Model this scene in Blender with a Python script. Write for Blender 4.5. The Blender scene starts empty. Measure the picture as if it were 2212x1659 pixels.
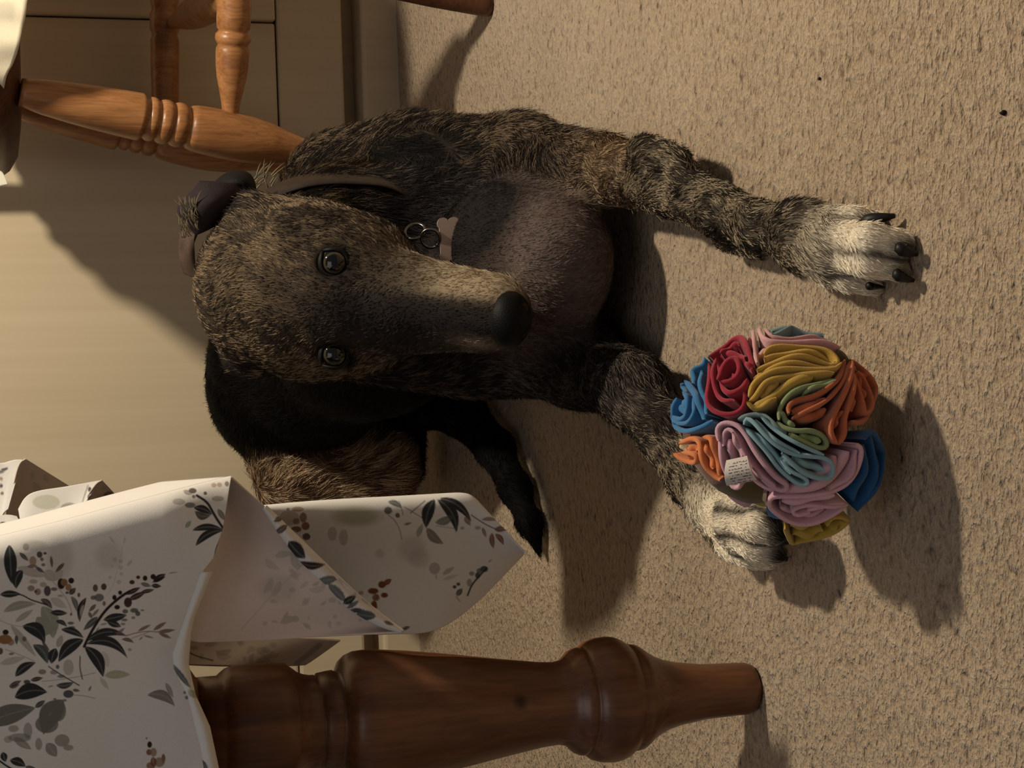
import bpy, math, random
import numpy as np
from mathutils import Vector, Matrix

random.seed(7)
rng = np.random.default_rng(7)
sc = bpy.context.scene
D = bpy.data

# ------------------------------------------------------------------ camera
F = 3600.0                 # focal length in pixels of the 2212 x 1659 frame
H = 0.52                   # camera height
PITCH, ROLL = math.radians(17.0), 0.037
R_ = np.array([1.0, 0, 0])
U_ = np.array([0, math.sin(PITCH), math.cos(PITCH)])
FW = np.array([0, math.cos(PITCH), -math.sin(PITCH)])
CX = -U_ * math.cos(ROLL) - R_ * math.sin(ROLL)     # picture's right = the room's down
CY = R_ * math.cos(ROLL) - U_ * math.sin(ROLL)      # picture's up = the room's right
CAM = np.array([0, 0, H])
cam = D.objects.new('camera', D.cameras.new('camera'))
sc.collection.objects.link(cam)
m = np.eye(4); m[:3, 0] = CX; m[:3, 1] = CY; m[:3, 2] = -FW; m[:3, 3] = CAM
cam.matrix_world = Matrix(m.tolist())
cam.data.sensor_width = 36.0
cam.data.lens = F / 2212.0 * 36.0
cam.data.clip_start = 0.02
sc.camera = cam

# ------------------------------------------------------------------ light
sc.view_settings.view_transform = 'Standard'
sc.view_settings.look = 'None'
sc.view_settings.exposure = 0.0
sc.view_settings.gamma = 1.0
sc.view_settings.use_curve_mapping = False
w = D.worlds.new('room_ambient'); sc.world = w; w.use_nodes = True
w.node_tree.nodes['Background'].inputs[0].default_value = (1.0, 0.93, 0.92, 1)
w.node_tree.nodes['Background'].inputs[1].default_value = 0.115
def lamp(name, kind, loc, energy, color, size=0.1, target=None, size_y=None):
    ld = D.lights.new(name, kind); ld.energy = energy; ld.color = color
    if kind == 'AREA':
        ld.size = size
        if size_y: ld.shape = 'RECTANGLE'; ld.size_y = size_y
    else: ld.shadow_soft_size = size
    o = D.objects.new(name, ld); sc.collection.objects.link(o); o.location = loc
    if target is not None:
        o.rotation_euler = (Vector(target) - Vector(loc)).to_track_quat('-Z', 'Y').to_euler()
    return o
lamp('lamp_light', 'POINT', (0.72, 1.18, 1.19), 62.0, (1.0, 0.87, 0.68), 0.04)
lamp('room_light', 'AREA', (-0.35, -0.5, 2.3), 7.6, (1.0, 0.95, 0.93), 1.5, (0, 1.3, 0.1))

# ------------------------------------------------------------------ pixel geometry
def rays(px, py):
    px = np.asarray(px, float); py = np.asarray(py, float)
    return FW + ((px - 1106.0) / F)[..., None] * CX - ((py - 829.5) / F)[..., None] * CY
def AT(px, py, Y):
    d = rays(px, py); t = np.asarray(Y, float) / d[..., 1]
    return CAM + d * t[..., None]
def G(px, py, z=0.0):
    d = rays(px, py); t = (np.asarray(z, float) - H) / d[..., 2]
    return CAM + d * t[..., None]
def proj(P):
    q = np.asarray(P, float) - CAM; dep = q @ FW
    return 1106 + F * (q @ CX) / dep, 829.5 - F * (q @ CY) / dep, dep
def mm(P):                                          # metres per pixel at a point
    return float((np.asarray(P) - CAM) @ FW) / F
def lerp(v, tab):
    return np.interp(v, [t[0] for t in tab], [t[1] for t in tab])
def resample(pts, n):
    pts = np.asarray(pts, float)
    s = np.r_[0, np.cumsum(np.linalg.norm(np.diff(pts, axis=0), axis=1))]
    t = np.linspace(0, s[-1], n)
    return np.stack([np.interp(t, s, pts[:, k]) for k in range(pts.shape[1])], 1)
def smooth_line(pts, n, it=2):
    pts = np.asarray(pts, float)
    for _ in range(it):
        q = 0.75 * pts[:-1] + 0.25 * pts[1:]; r = 0.25 * pts[:-1] + 0.75 * pts[1:]
        mid = np.empty((2 * len(q), pts.shape[1])); mid[0::2] = q; mid[1::2] = r
        pts = np.vstack([pts[:1], mid, pts[-1:]])
    return resample(pts, n)

# ------------------------------------------------------------------ noise on point arrays
def _hash(i, j, k, s):
    n = (i * 374761393 + j * 668265263 + k * 2147483647 + s * 1274126177) & 0xFFFFFFFF
    n = ((n ^ (n >> 13)) * 1274126177) & 0xFFFFFFFF
    return ((n ^ (n >> 16)) & 0xFFFF) / 65535.0
def vnoise(P, scale, seed=0):
    P = np.asarray(P, float) * scale
    i = np.floor(P).astype(np.int64); f = P - i; f = f * f * (3 - 2 * f)
    out = 0
    for a in (0, 1):
        for b in (0, 1):
            for c in (0, 1):
                wt = (f[:, 0] if a else 1 - f[:, 0]) * (f[:, 1] if b else 1 - f[:, 1]) * (f[:, 2] if c else 1 - f[:, 2])
                out = out + wt * _hash(i[:, 0] + a, i[:, 1] + b, i[:, 2] + c, seed)
    return out
def sstep(a, b, x):
    t = np.clip((x - a) / (b - a), 0, 1); return t * t * (3 - 2 * t)
def lin(c):
    c = np.asarray(c, float) / 255.0
    return np.where(c <= 0.04045, c / 12.92, ((c + 0.055) / 1.055) ** 2.4)

# ------------------------------------------------------------------ objects
WLOC = {}
def empty(name, loc, label, cat, group=None):
    o = D.objects.new(name, None); sc.collection.objects.link(o)
    o.empty_display_size = 0.02
    o.location = [float(v) for v in loc]; WLOC[o.name] = np.asarray(loc, float)
    o['label'] = label; o['category'] = cat
    if group: o['group'] = group
    return o
def mk(name, V, faces, mat, parent=None, smooth=True, col=None, label=None, cat=None, kind=None, solid=None, origin=None):
    V = np.asarray(V, float)
    org = V.mean(0) if origin is None else np.asarray(origin, float)
    me = D.meshes.new(name)
    if isinstance(faces, np.ndarray):
        nv, nf, k = len(V), len(faces), faces.shape[1]
        me.vertices.add(nv); me.vertices.foreach_set('co', (V - org).ravel())
        me.loops.add(nf * k); me.loops.foreach_set('vertex_index', faces.astype(np.int32).ravel())
        me.polygons.add(nf); me.polygons.foreach_set('loop_start', np.arange(0, nf * k, k, dtype=np.int32))
        me.update(calc_edges=True)
    else:
        me.from_pydata((V - org).tolist(), [], faces)
    me.polygons.foreach_set('use_smooth', np.full(len(me.polygons), bool(smooth)))
    if col is not None:
        a = me.color_attributes.new('tint', 'FLOAT_COLOR', 'POINT')
        c = np.ones((len(V), 4)); c[:, :3] = col
        a.data.foreach_set('color', c.ravel().astype(np.float32))
    me.validate(); me.update()
    me.materials.append(mat)
    o = D.objects.new(name, me); sc.collection.objects.link(o)
    WLOC[o.name] = org
    if parent is not None:
        o.parent = parent; o.location = (org - WLOC[parent.name]).tolist()
    else:
        o.location = org.tolist()
    if label: o['label'] = label
    if cat: o['category'] = cat
    if kind: o['kind'] = kind
    if solid:
        s = o.modifiers.new('thickness', 'SOLIDIFY'); s.thickness = solid; s.offset = 0
    return o
def grid_faces(n, m, close=False):
    i = np.arange(n - 1)[:, None]; j = np.arange(m if close else m - 1)[None, :]
    j2 = (j + 1) % m
    return np.stack([i * m + j, i * m + j2, (i + 1) * m + j2, (i + 1) * m + j], -1).reshape(-1, 4)
def frame(a, b):
    z = b - a; L = np.linalg.norm(z); z = z / L
    x = np.cross(z, [0.0, 1.0, 0.0]) if abs(z[1]) < 0.9 else np.cross(z, [1.0, 0, 0])
    x /= np.linalg.norm(x); return x, np.cross(z, x), z, L
def lathe(a, b, prof, n=48):
    """prof: [(t along a->b in 0..1, radius)]; closed with end caps"""
    a, b = np.asarray(a, float), np.asarray(b, float)
    x, y, z, L = frame(a, b)
    th = np.linspace(0, 2 * np.pi, n, endpoint=False)
    V = []
    for t, r in prof:
        V.append(a + z * L * t + r * (np.cos(th)[:, None] * x + np.sin(th)[:, None] * y))
    V = np.vstack(V); f = grid_faces(len(prof), n, True).tolist()
    k = len(V); V = np.vstack([V, a + z * L * prof[0][0], a + z * L * prof[-1][0]])
    e = (len(prof) - 1) * n
    f += [[k, (i + 1) % n, i] for i in range(n)] + [[k + 1, e + i, e + (i + 1) % n] for i in range(n)]
    return V, f
def tube(P, rad, n=10, close_ends=True):
    P = np.asarray(P, float); rad = np.broadcast_to(np.asarray(rad, float), (len(P),))
    T = np.gradient(P, axis=0); T /= np.linalg.norm(T, axis=1)[:, None] + 1e-12
    ref = np.array([0.0, 0, 1]) if abs(T[0][2]) < 0.9 else np.array([1.0, 0, 0])
    x = np.cross(T[0], ref); x /= np.linalg.norm(x); th = np.linspace(0, 2 * np.pi, n, endpoint=False); V = []
    for p, t, r in zip(P, T, rad):
        x = x - t * (x @ t); x /= np.linalg.norm(x); y = np.cross(t, x)
        V.append(p + r * (np.cos(th)[:, None] * x + np.sin(th)[:, None] * y))
    V = np.vstack(V); f = grid_faces(len(P), n, True).tolist()
    if close_ends:
        f += [list(range(n))[::-1], [len(V) - n + i for i in range(n)]]
    return V, f
def box(lo, hi):
    (x0, y0, z0), (x1, y1, z1) = lo, hi
    V = [(x0, y0, z0), (x1, y0, z0), (x1, y1, z0), (x0, y1, z0), (x0, y0, z1), (x1, y0, z1), (x1, y1, z1), (x0, y1, z1)]
    return V, [[3, 2, 1, 0], [4, 5, 6, 7], [0, 1, 5, 4], [1, 2, 6, 5], [2, 3, 7, 6], [3, 0, 4, 7]]
def bevel(o, wd, seg=2):
    b = o.modifiers.new('edge', 'BEVEL'); b.width = wd; b.segments = seg; b.limit_method = 'ANGLE'; return o

# ------------------------------------------------------------------ materials
class M:
    def __init__(s, name, rough=0.6, spec=0.3):
        s.m = D.materials.new(name); s.m.use_nodes = True; s.t = s.m.node_tree
        s.b = s.t.nodes['Principled BSDF']; s.b.inputs['Roughness'].default_value = rough
        s.b.inputs['Specular IOR Level'].default_value = spec
    def n(s, typ, **kw):
        nd = s.t.nodes.new(typ)
        for k, v in kw.items():
            if k in nd.inputs: nd.inputs[k].default_value = v
            else: setattr(nd, k, v)
        return nd
    def l(s, a, b): s.t.links.new(a, b)
    def coords(s, scale=(1, 1, 1), rot=(0, 0, 0), out='Object'):
        tc = s.n('ShaderNodeTexCoord'); mp = s.n('ShaderNodeMapping')
        mp.inputs['Scale'].default_value = scale; mp.inputs['Rotation'].default_value = rot
        s.l(tc.outputs[out], mp.inputs['Vector']); return mp.outputs[0]
    def noise(s, vec, scale, detail=4, rough=0.55, dist=0.0):
        nd = s.n('ShaderNodeTexNoise'); nd.inputs['Scale'].default_value = scale; nd.inputs['Detail'].default_value = detail
        nd.inputs['Roughness'].default_value = rough; nd.inputs['Distortion'].default_value = dist
        if vec is not None: s.l(vec, nd.inputs['Vector'])
        return nd.outputs['Fac']
    def ramp(s, fac, stops):
        r = s.n('ShaderNodeValToRGB'); e = r.color_ramp.elements
        while len(e) < len(stops): e.new(0.5)
        for k, (p, c) in zip(e, stops):
            k.position = p; k.color = (*lin(c), 1) if len(c) == 3 else c
        s.l(fac, r.inputs[0]); return r.outputs[0]
    def mix(s, a, b, fac, mode='MIX'):
        x = s.n('ShaderNodeMix', data_type='RGBA', blend_type=mode)
        for v, i in ((fac, 0), (a, 6), (b, 7)):
            if hasattr(v, 'links'): s.l(v, x.inputs[i])
            else: x.inputs[i].default_value = v
        return x.outputs[2]
    def bump(s, h, strength, dist=0.002):
        b = s.n('ShaderNodeBump'); b.inputs['Strength'].default_value = strength; b.inputs['Distance'].default_value = dist
        s.l(h, b.inputs['Height']); s.l(b.outputs[0], s.b.inputs['Normal']); return b
    def base(s, c):
        if hasattr(c, 'links'): s.l(c, s.b.inputs['Base Color'])
        else: s.b.inputs['Base Color'].default_value = (*lin(c), 1)
        return s
def plain(name, c, rough=0.6, spec=0.3, metal=0.0):
    k = M(name, rough, spec); k.base(c); k.b.inputs['Metallic'].default_value = metal; return k.m

def wood(name, dark, mid, light, rough=0.33, scale=1.0, axis=2, knot=None, spec=0.5):
    k = M(name, rough, spec)
    sc_ = [14 * scale] * 3; sc_[axis] = 1.6 * scale
    v = k.coords(tuple(sc_))
    n1 = k.noise(v, 3.0, 6, 0.6, 0.6)
    sc2 = [90 * scale] * 3; sc2[axis] = 4 * scale
    n2 = k.noise(k.coords(tuple(sc2)), 3.0, 3, 0.6)
    c = k.ramp(n1, [(0.28, dark), (0.5, mid), (0.75, light)])
    c = k.mix(c, k.ramp(n2, [(0.3, (90, 90, 90)), (0.6, (255, 255, 255))]), 0.35, 'MULTIPLY')
    if knot is not None:
        tc = k.n('ShaderNodeTexCoord'); vm = k.n('ShaderNodeVectorMath', operation='DISTANCE')
        k.l(tc.outputs['Object'], vm.inputs[0]); vm.inputs[1].default_value = knot
        kr = k.ramp(vm.outputs['Value'], [(0.0, (0, 0, 0)), (0.0042, (10, 10, 10)), (0.0062, (255, 255, 255))])
        c = k.mix((*lin((22, 10, 6)), 1), c, kr)
    k.base(c); k.bump(n2, 0.12, 0.001)
    return k.m

def tinted(name, rough=0.9, spec=0.1, fuzz=0.0, nscale=900, nstr=0.25, sheen=0.0):
    k = M(name, rough, spec)
    a = k.n('ShaderNodeVertexColor', layer_name='tint')
    n = k.noise(k.coords(), nscale, 3, 0.6)
    c = k.mix(a.outputs[0], k.ramp(n, [(0.25, (150, 150, 150)), (0.7, (255, 255, 255))]), fuzz, 'MULTIPLY')
    k.base(c); k.bump(n, nstr, 0.001)
    k.b.inputs['Sheen Weight'].default_value = sheen
    return k.m
# ------------------------------------------------------------------ the room
WALL_Y = 2.17
def wall_material():
    k = M('cream_wall_paint', 0.75, 0.2)
    s = k.noise(k.coords((34, 34, 0.9)), 1.0, 3, 0.6)
    f = k.noise(k.coords(), 420, 2, 0.5)
    c = k.ramp(s, [(0.3, (197, 180, 150)), (0.5, (203, 187, 157)), (0.72, (208, 193, 164))])
    k.base(c); k.bump(f, 0.06, 0.001); return k.m
m_wall = wall_material()
def carpet_material():
    k = M('beige_cut_pile_carpet', 0.95, 0.05)
    v = k.coords((0.66, 1.0, 1), (0, 0, -0.30))
    n1 = k.noise(v, 190, 2, 0.5, 0.5)
    n2 = k.noise(v, 520, 3, 0.6, 0.3)
    n3 = k.noise(k.coords(), 5, 3, 0.5)
    c = k.ramp(n1, [(0.22, (64, 44, 28)), (0.31, (164, 138, 108)), (0.44, (200, 174, 141)), (0.72, (216, 192, 160))])
    c = k.mix(c, k.ramp(n2, [(0.3, (176, 170, 164)), (0.6, (255, 255, 255))]), 0.5, 'MULTIPLY')
    c = k.mix(c, k.ramp(n3, [(0.3, (228, 225, 220)), (0.7, (255, 255, 255))]), 0.6, 'MULTIPLY')
    k.base(c)
    a = k.n('ShaderNodeMath', operation='MULTIPLY_ADD'); k.l(n1, a.inputs[0]); a.inputs[1].default_value = 2.2; k.l(n2, a.inputs[2])
    k.bump(a.outputs[0], 0.85, 0.007)
    k.b.inputs['Sheen Weight'].default_value = 0.25
    return k.m
m_carpet = carpet_material()

V, f = box((-2.6, -1.6, -0.05), (2.6, WALL_Y + 0.12, 0.0))
mk('floor', V, f, m_carpet, kind='structure', smooth=False)

# the wall is a panelled board front standing on a skirting; panel edges found from the photograph
sxr = AT(595, 48, WALL_Y)                            # lower right corner of the sunk panel
zt = 2.4; x0, x1 = -2.6, 2.6
zg0, zg1 = AT(780, 115, WALL_Y)[2], AT(742, 115, WALL_Y)[2]    # the dark gap above the skirting
V, f = box((x0, WALL_Y + 0.06, -0.02), (x1, WALL_Y + 0.12, zt))
mk('wall_back', V, f, m_wall, kind='structure', smooth=False)
wb = D.objects['wall_back']
def wall_piece(name, lo, hi, bv=0.003):
    V, f = box(lo, hi); o = mk(name, V, f, m_wall, wb, smooth=False); bevel(o, bv); return o
px_r = sxr[0]; pz = sxr[2]
wall_piece('panel', (x0, WALL_Y + 0.006, pz), (px_r, WALL_Y + 0.0605, zt))
wall_piece('stile', (px_r + 0.002, WALL_Y, pz - 0.0), (x1, WALL_Y + 0.0605, zt))
wall_piece('bottom_rail', (x0, WALL_Y + 0.003, zg1), (x1, WALL_Y + 0.0605, pz - 0.002), 0.004)
V, f = box((x0, WALL_Y - 0.004, -0.01), (x1, WALL_Y + 0.0605, zg0))
o = mk('baseboard_back', V, f, m_wall, kind='structure', smooth=False); bevel(o, 0.006, 3)

# ------------------------------------------------------------------ table and its turned legs
m_leg = None
def leg_axis(x): return 1517 - 0.078 * (x - 1230)
foot = G(1628, leg_axis(1632), 0.0); LY = foot[1]
top = AT(-60, leg_axis(-60), LY)
prof_px = [(430, 115), (490, 115), (497, 121), (508, 129), (520, 133), (560, 135), (610, 134), (636, 131), (650, 120), (662, 110), (676, 104), (690, 101),
           (698, 101), (703, 97), (706, 104), (725, 107), (738, 108), (745, 104), (750, 112), (757, 128), (768, 138), (785, 144.5), (805, 146), (850, 143), (900, 137),
           (1000, 121.5), (1100, 104), (1180, 91), (1215, 88), (1232, 91), (1242, 99), (1252, 109), (1262, 114), (1269, 115), (1273, 110), (1277, 117), (1288, 126), (1305, 132),
           (1330, 134), (1345, 131.5), (1358, 126), (1370, 116), (1374, 112), (1378, 114), (1391, 112), (1400, 106), (1412, 96), (1430, 84), (1450, 75), (1480, 67), (1533, 59),
           (1600, 56), (1625, 55), (1638, 50), (1643, 42)]
ztop = 0.72
def table_leg(parent, base, knot):
    axis_len = top[2] - 0.0
    prof = []
    for x, r in prof_px:
        P = AT(x, leg_axis(x), LY); sr = mm(P)
        prof.append((P[2], r * sr))
    prof = [(z - prof[-1][0], r) for z, r in prof]
    zmax = prof[0][0]
    prof = prof[::-1]
    lean = (top - foot); lean = lean / lean[2]
    lean = lean * np.array([1.0, 0.0, 1.0])
    a = base; L = zmax
    b = base + lean * L
    V, f = lathe(a, b, [(z / L, r) for z, r in prof], 72)
    return V, f, zmax, lean
m_legwood = wood('varnished_pine_leg', (78, 47, 30), (104, 66, 42), (130, 86, 54), 0.34, 1.0, 2, None, 0.5)
tx0, tx1, ty0, ty1 = -1.05, -0.155, 1.0, 1.78
table = empty('dining_table', (-0.6, 1.3, 0), 'brown dining table on fat turned legs, draped with a leaf print cloth', 'table')
legs = []
for k, (bx, by) in enumerate(((foot[0], foot[1]), (foot[0] - 0.26, ty1 - 0.13), (tx0 + 0.1, foot[1]), (tx0 + 0.1, ty1 - 0.13))):
    V, f, zm, lean = table_leg(table, np.array([bx, by, 0.0]), None)
    if k: V[:, 0] = bx + (V[:, 0] - bx) - lean[0] * V[:, 2]
    lo = mk('leg', V, f, m_legwood, table, origin=(bx, by, 0.0))
    tb = np.array([bx, by, 0]) + (lean * zm if k == 0 else np.array([0, 0, zm]))
    h = 0.043
    V, f = box(tb - [h, h, 0.002], np.array([tb[0] + h, tb[1] + h, ztop]))
    bevel(mk('leg_block', V, f, m_legwood, lo, smooth=False), 0.004)
KN = AT(1097, 1497, LY) - np.array([0, 0.036, 0])
k_ = D.objects['leg']
kn_local = KN - WLOC['leg']
m_knot = wood('varnished_pine_leg_with_knot', (78, 47, 30), (104, 66, 42), (130, 86, 54), 0.34, 1.0, 2, tuple(kn_local), 0.5)
k_.data.materials[0] = m_knot
V, f = box((tx0, ty0, ztop), (tx1, ty1, ztop + 0.032)); bevel(mk('table_top', V, f, m_legwood, table, smooth=False), 0.01, 3)
V, f = box((tx0 + 0.1, foot[1] - 0.012, ztop - 0.09), (foot[0], foot[1] + 0.012, ztop)); mk('apron', V, f, m_legwood, table, smooth=False)
V, f = box((foot[0] - 0.272, foot[1], ztop - 0.09), (foot[0] - 0.248, ty1 - 0.13, ztop)); mk('apron', V, f, m_legwood, table, smooth=False)

# ------------------------------------------------------------------ chair by the wall
m_chair = wood('honey_varnished_chair_wood', (132, 86, 50), (164, 112, 68), (186, 136, 88), 0.36, 1.4, 2, None, 0.45)
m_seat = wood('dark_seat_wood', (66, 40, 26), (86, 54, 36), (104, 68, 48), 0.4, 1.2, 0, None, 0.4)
SX, SY, SH = 0.456, 1.900, 0.206
chair = empty('dining_chair', (SX, SY, 0), 'honey coloured wooden chair with turned legs standing against the cream wall', 'chair')
def chair_leg(p_top, Ytop, p_bot, Ybot, prof=None):
    a = AT(*p_top, Ytop); b = AT(*p_bot, Ybot)
    d = (b - a) / (b - a)[2]
    foot_ = a + d * (0 - a[2]); topp = a + d * (0.492 - a[2])
    x0_, x1_ = p_top[0], p_bot[0]
    pr = []
    tab = [(20, 26), (40, 27), (55, 29), (70, 32), (95, 36), (150, 41), (200, 44.5), (260, 47.5), (298, 49), (304, 49), (308, 43), (314, 39), (317, 43), (321, 45.5), (327, 46), (333, 44.5), (337, 40), (341, 40),
           (344, 44), (349, 46), (356, 46.5), (364, 45), (368, 40), (371, 40), (374, 44), (379, 46), (386, 46.5), (395, 45), (400, 40), (405, 38), (409, 45), (420, 48), (450, 50), (500, 51), (540, 49), (580, 44), (615, 35), (650, 27), (680, 23), (720, 21), (760, 22), (820, 25), (900, 27), (1000, 26), (1070, 25), (1085, 22)]
    # radii measured on the nearest visible leg, turned into metres at its own depth
    s = 0.5 * (Ytop + Ybot) / F * 1.03
    if 't0' not in LEGT: LEGT['t0'], LEGT['t1'] = float(proj(topp)[0]), float(proj(foot_)[0])
    t0, t1 = LEGT['t0'], LEGT['t1']
    tab = [(t0, float(np.interp(t0, [q[0] for q in tab], [q[1] for q in tab])))] + [q for q in tab if t0 < q[0] < t1 - 12] + [(t1 - 10, 25), (t1, 22)]
    if 'xs' not in LEGT:
        LEGT['ts'] = np.linspace(0, 1, 400); LEGT['xs'] = np.array([float(proj(topp + (foot_ - topp) * q)[0]) for q in LEGT['ts']])
    for x, r in tab: pr.append((float(np.interp(x, LEGT['xs'], LEGT['ts'])), r * s))
    V, f = lathe(topp, foot_, pr, 40)
    return V, f, foot_, topp, d
CH, LEGT = {}, {}
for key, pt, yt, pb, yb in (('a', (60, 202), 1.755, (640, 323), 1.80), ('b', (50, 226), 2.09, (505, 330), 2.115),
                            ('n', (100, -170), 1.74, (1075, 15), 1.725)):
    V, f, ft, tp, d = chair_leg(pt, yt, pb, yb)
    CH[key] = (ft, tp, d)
    mk('leg', V, f, m_seat if key == 'n' else m_chair, chair, label='front leg coloured dark brown for the shade on it' if key == 'n' else None)  # front leg takes the dark seat wood to stand for its shade
tp = CH['b'][1] + np.array([0.24, -0.02, 0]); ft = tp.copy(); ft[2] = 0; ft[0] += 0.06
pr = [(t, r) for t, r in ((0, .015), (.2, .022), (.4, .025), (.42, .021), (.44, .025), (.48, .025), (.6, .02), (.8, .014), (1, .012))]
V, f = lathe(tp, ft, pr, 24); mk('leg', V, f, m_chair, chair); CH['c'] = (ft, tp, (ft - tp) / (ft - tp)[2])
def on_leg(key, z): ft, tp, d = CH[key]; return ft + d * z
# front stretcher with its ring, tapering into the leg
a = AT(497, 262, 1.785); b0 = AT(503, -60, 1.76); bz = on_leg('n', b0[2]); b = bz
s = 1.79 / F
L_ = np.linalg.norm(b - a)
pv = [(262, 15), (246, 17), (225, 20), (195, 26), (170, 31.5), (145, 34.5), (120, 35.5), (108, 35), (101, 32), (97, 34), (92, 37), (86, 38), (78, 37), (74, 33), (70, 31), (66, 35), (50, 36), (20, 36), (-20, 36)]
q = [((262 - y) * 1.0 * s / L_, r * s) for y, r in pv]
q = [(t, r) for t, r in q if t < 0.94] + [(0.97, 0.012), (1.0, 0.009)]
V, f = lathe(a, b, q, 40); mk('stretcher', V, f, m_chair, chair)
a2 = AT(358, 300, 2.11); b2 = on_leg('c', a2[2] - 0.004)
L2 = np.linalg.norm(b2 - a2); s2 = 2.1 / F
q = [(0, 22 * s2), (.15, 28 * s2), (.3, 30 * s2), (.40, 30 * s2), (.42, 26 * s2), (.44, 31 * s2), (.50, 31 * s2), (.52, 26 * s2), (.55, 30 * s2), (.8, 28 * s2), (1, 16 * s2)]
V, f = lathe(a2, b2, q, 32); mk('stretcher', V, f, m_chair, chair)
ma = AT(500, -8, 1.77); mb = AT(368, 52, 2.09)
V, f = lathe(ma, mb, [(0, .013), (.12, .016), (.3, .0185), (.5, .019), (.62, .0175), (.78, .0125), (.92, .008), (1, .006)], 32); mk('stretcher', V, f, m_chair, chair)
# seat slab with a thick rolled edge
def superell(n, h, e):
    t = np.linspace(0, 2 * np.pi, n, endpoint=False); c, s_ = np.cos(t), np.sin(t)
    return h * np.sign(c) * np.abs(c) ** e, h * np.sign(s_) * np.abs(s_) ** e
def slab(cx, cy, hx, hy, prof, e=0.62, n=72):
    ux, uy = superell(n, 1.0, e); V = []
    for ins, z in prof: V.append(np.stack([cx + (hx - ins) * ux, cy + (hy - ins) * uy, np.full(n, z)], 1))
    V = np.vstack(V); f = grid_faces(len(prof), n, True).tolist()
    f += [list(range(n))[::-1], [len(V) - n + i for i in range(n)]]
    return V, f
V, f = slab(SX, SY, SH, SH, [(0.12, .490), (.05, .4905), (.025, .494), (.010, .503), (.002, .514), (.001, .522), (.006, .531), (.018, .537), (.06, .537), (.12, .534)])
mk('seat', V, f, m_seat, chair)
for kx in (-0.15, 0.15):
    V, f = lathe((SX + kx, SY + 0.165, 0.53), (SX + kx * 1.05, SY + 0.20, 1.0), [(0, .014), (.3, .018), (.5, .02), (.55, .016), (.6, .02), (1, .014)], 20)
    mk('back_post', V, f, m_chair, chair)
for kz in (0.72, 0.86, 0.96):
    V, f = box((SX - 0.155, SY + 0.175 + (kz - .53) * .07, kz), (SX + 0.155, SY + 0.195 + (kz - .53) * .07, kz + 0.06)); bevel(mk('back_rail', V, f, m_chair, chair, smooth=False), 0.006)
# ------------------------------------------------------------------ cloth prints, painted per vertex
INK = {'d': (52, 54, 54), 'g': (84, 90, 86), 'p': (148, 150, 138), 'm': (112, 112, 104), 'b': (74, 56, 52), 'r': (128, 98, 90),
       't': (142, 108, 72), 'v': (176, 170, 162), 'n': (52, 40, 40), 'k': (118, 74, 44), 'f': (176, 168, 164), 'o': (160, 160, 128)}
def bounds(g, kind):
    if kind == 'L': pts = [g[0:2], g[2:4]]; pad = g[4] + abs(g[5]) * math.hypot(g[2] - g[0], g[3] - g[1]) + 4
    elif kind == 'S': pts = g[1]; pad = g[0] + 4
    else: pts = [g[0:2]]; pad = max(g[2], g[3]) + 4
    p = np.asarray(pts, float); return p.min(0) - pad, p.max(0) + pad
def moved(mk_, dx, dy):
    k, g = mk_[0], list(mk_[3:])
    if k == 'S': g = [g[0], [(x + dx, y + dy) for x, y in g[1]]]
    else:
        g[0] += dx; g[1] += dy
        if k == 'L': g[2] += dx; g[3] += dy
    return tuple(mk_[:3]) + tuple(g)
def paint(Qall, base, marks, soft=1.3):
    out = np.tile(lin(base), (len(Qall), 1))
    for mk_ in marks:
        kind, c, op = mk_[0], lin(INK[mk_[1]]), mk_[2]
        g = mk_[3:]
        lo, hi = bounds(g, kind)
        sel = np.nonzero(((Qall > lo) & (Qall < hi)).all(1))[0]
        if len(sel) == 0: continue
        Q = Qall[sel]
        if kind == 'L':                                  # leaf: tip to tip, half width, bend
            x0, y0, x1, y1, wd, bend = g
            a = np.array([x0, y0]); d = np.array([x1, y1]) - a; L = np.hypot(*d); d = d / L; nrm = np.array([-d[1], d[0]])
            q = Q - a; u = (q @ d) / L; v = q @ nrm
            uu = np.clip(u, 0, 1)
            v = v - bend * L * 4 * uu * (1 - uu)
            half = wd * (np.sin(np.pi * uu ** 0.85) ** 0.85 + 0.02)
            e = half - np.abs(v) - np.where((u < 0) | (u > 1), 99, 0)
            al = sstep(-soft * 0.6, soft, e) * op
            al = al * (1 - 0.16 * np.exp(-(v / 1.2) ** 2))
        elif kind in 'BW':                               # round blob, or a soft washed one
            x0, y0, rx, ry = g
            e = 1 - np.sqrt(((Q[:, 0] - x0) / rx) ** 2 + ((Q[:, 1] - y0) / ry) ** 2)
            al = (sstep(-soft * 0.5, soft, e * min(rx, ry)) if kind == 'B' else sstep(0, 0.6, e)) * op
        else:                                            # stem: width, points
            wd, pts = g
            pts = smooth_line(pts, 24); dist = np.full(len(Q), 1e9)
            for p, q_ in zip(pts[:-1], pts[1:]):
                dd = q_ - p; t = np.clip(((Q - p) @ dd) / (dd @ dd + 1e-9), 0, 1)
                dist = np.minimum(dist, np.hypot(*(Q - p - t[:, None] * dd).T))
            al = sstep(-soft * 0.6, soft, wd - dist) * op
        out[sel] = out[sel] * (1 - al[:, None]) + c * al[:, None]
    return out
def c1(x, y): return x / 5.144, 1130 + y / 5.144          # positions read off two enlarged views of the cloth
def L1(c, op, x0, y0, x1, y1, wd, bend=0.0):
    a, b = c1(x0, y0), c1(x1, y1); return ('L', c, op, *a, *b, wd / 5.144, bend)
def B1(c, op, x, y, rx, ry=None): return ('B', c, op, *c1(x, y), rx / 5.144, (ry or rx) / 5.144)
def S1(c, op, wd, *p): return ('S', c, op, wd / 5.144, [c1(*q) for q in p])
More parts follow.
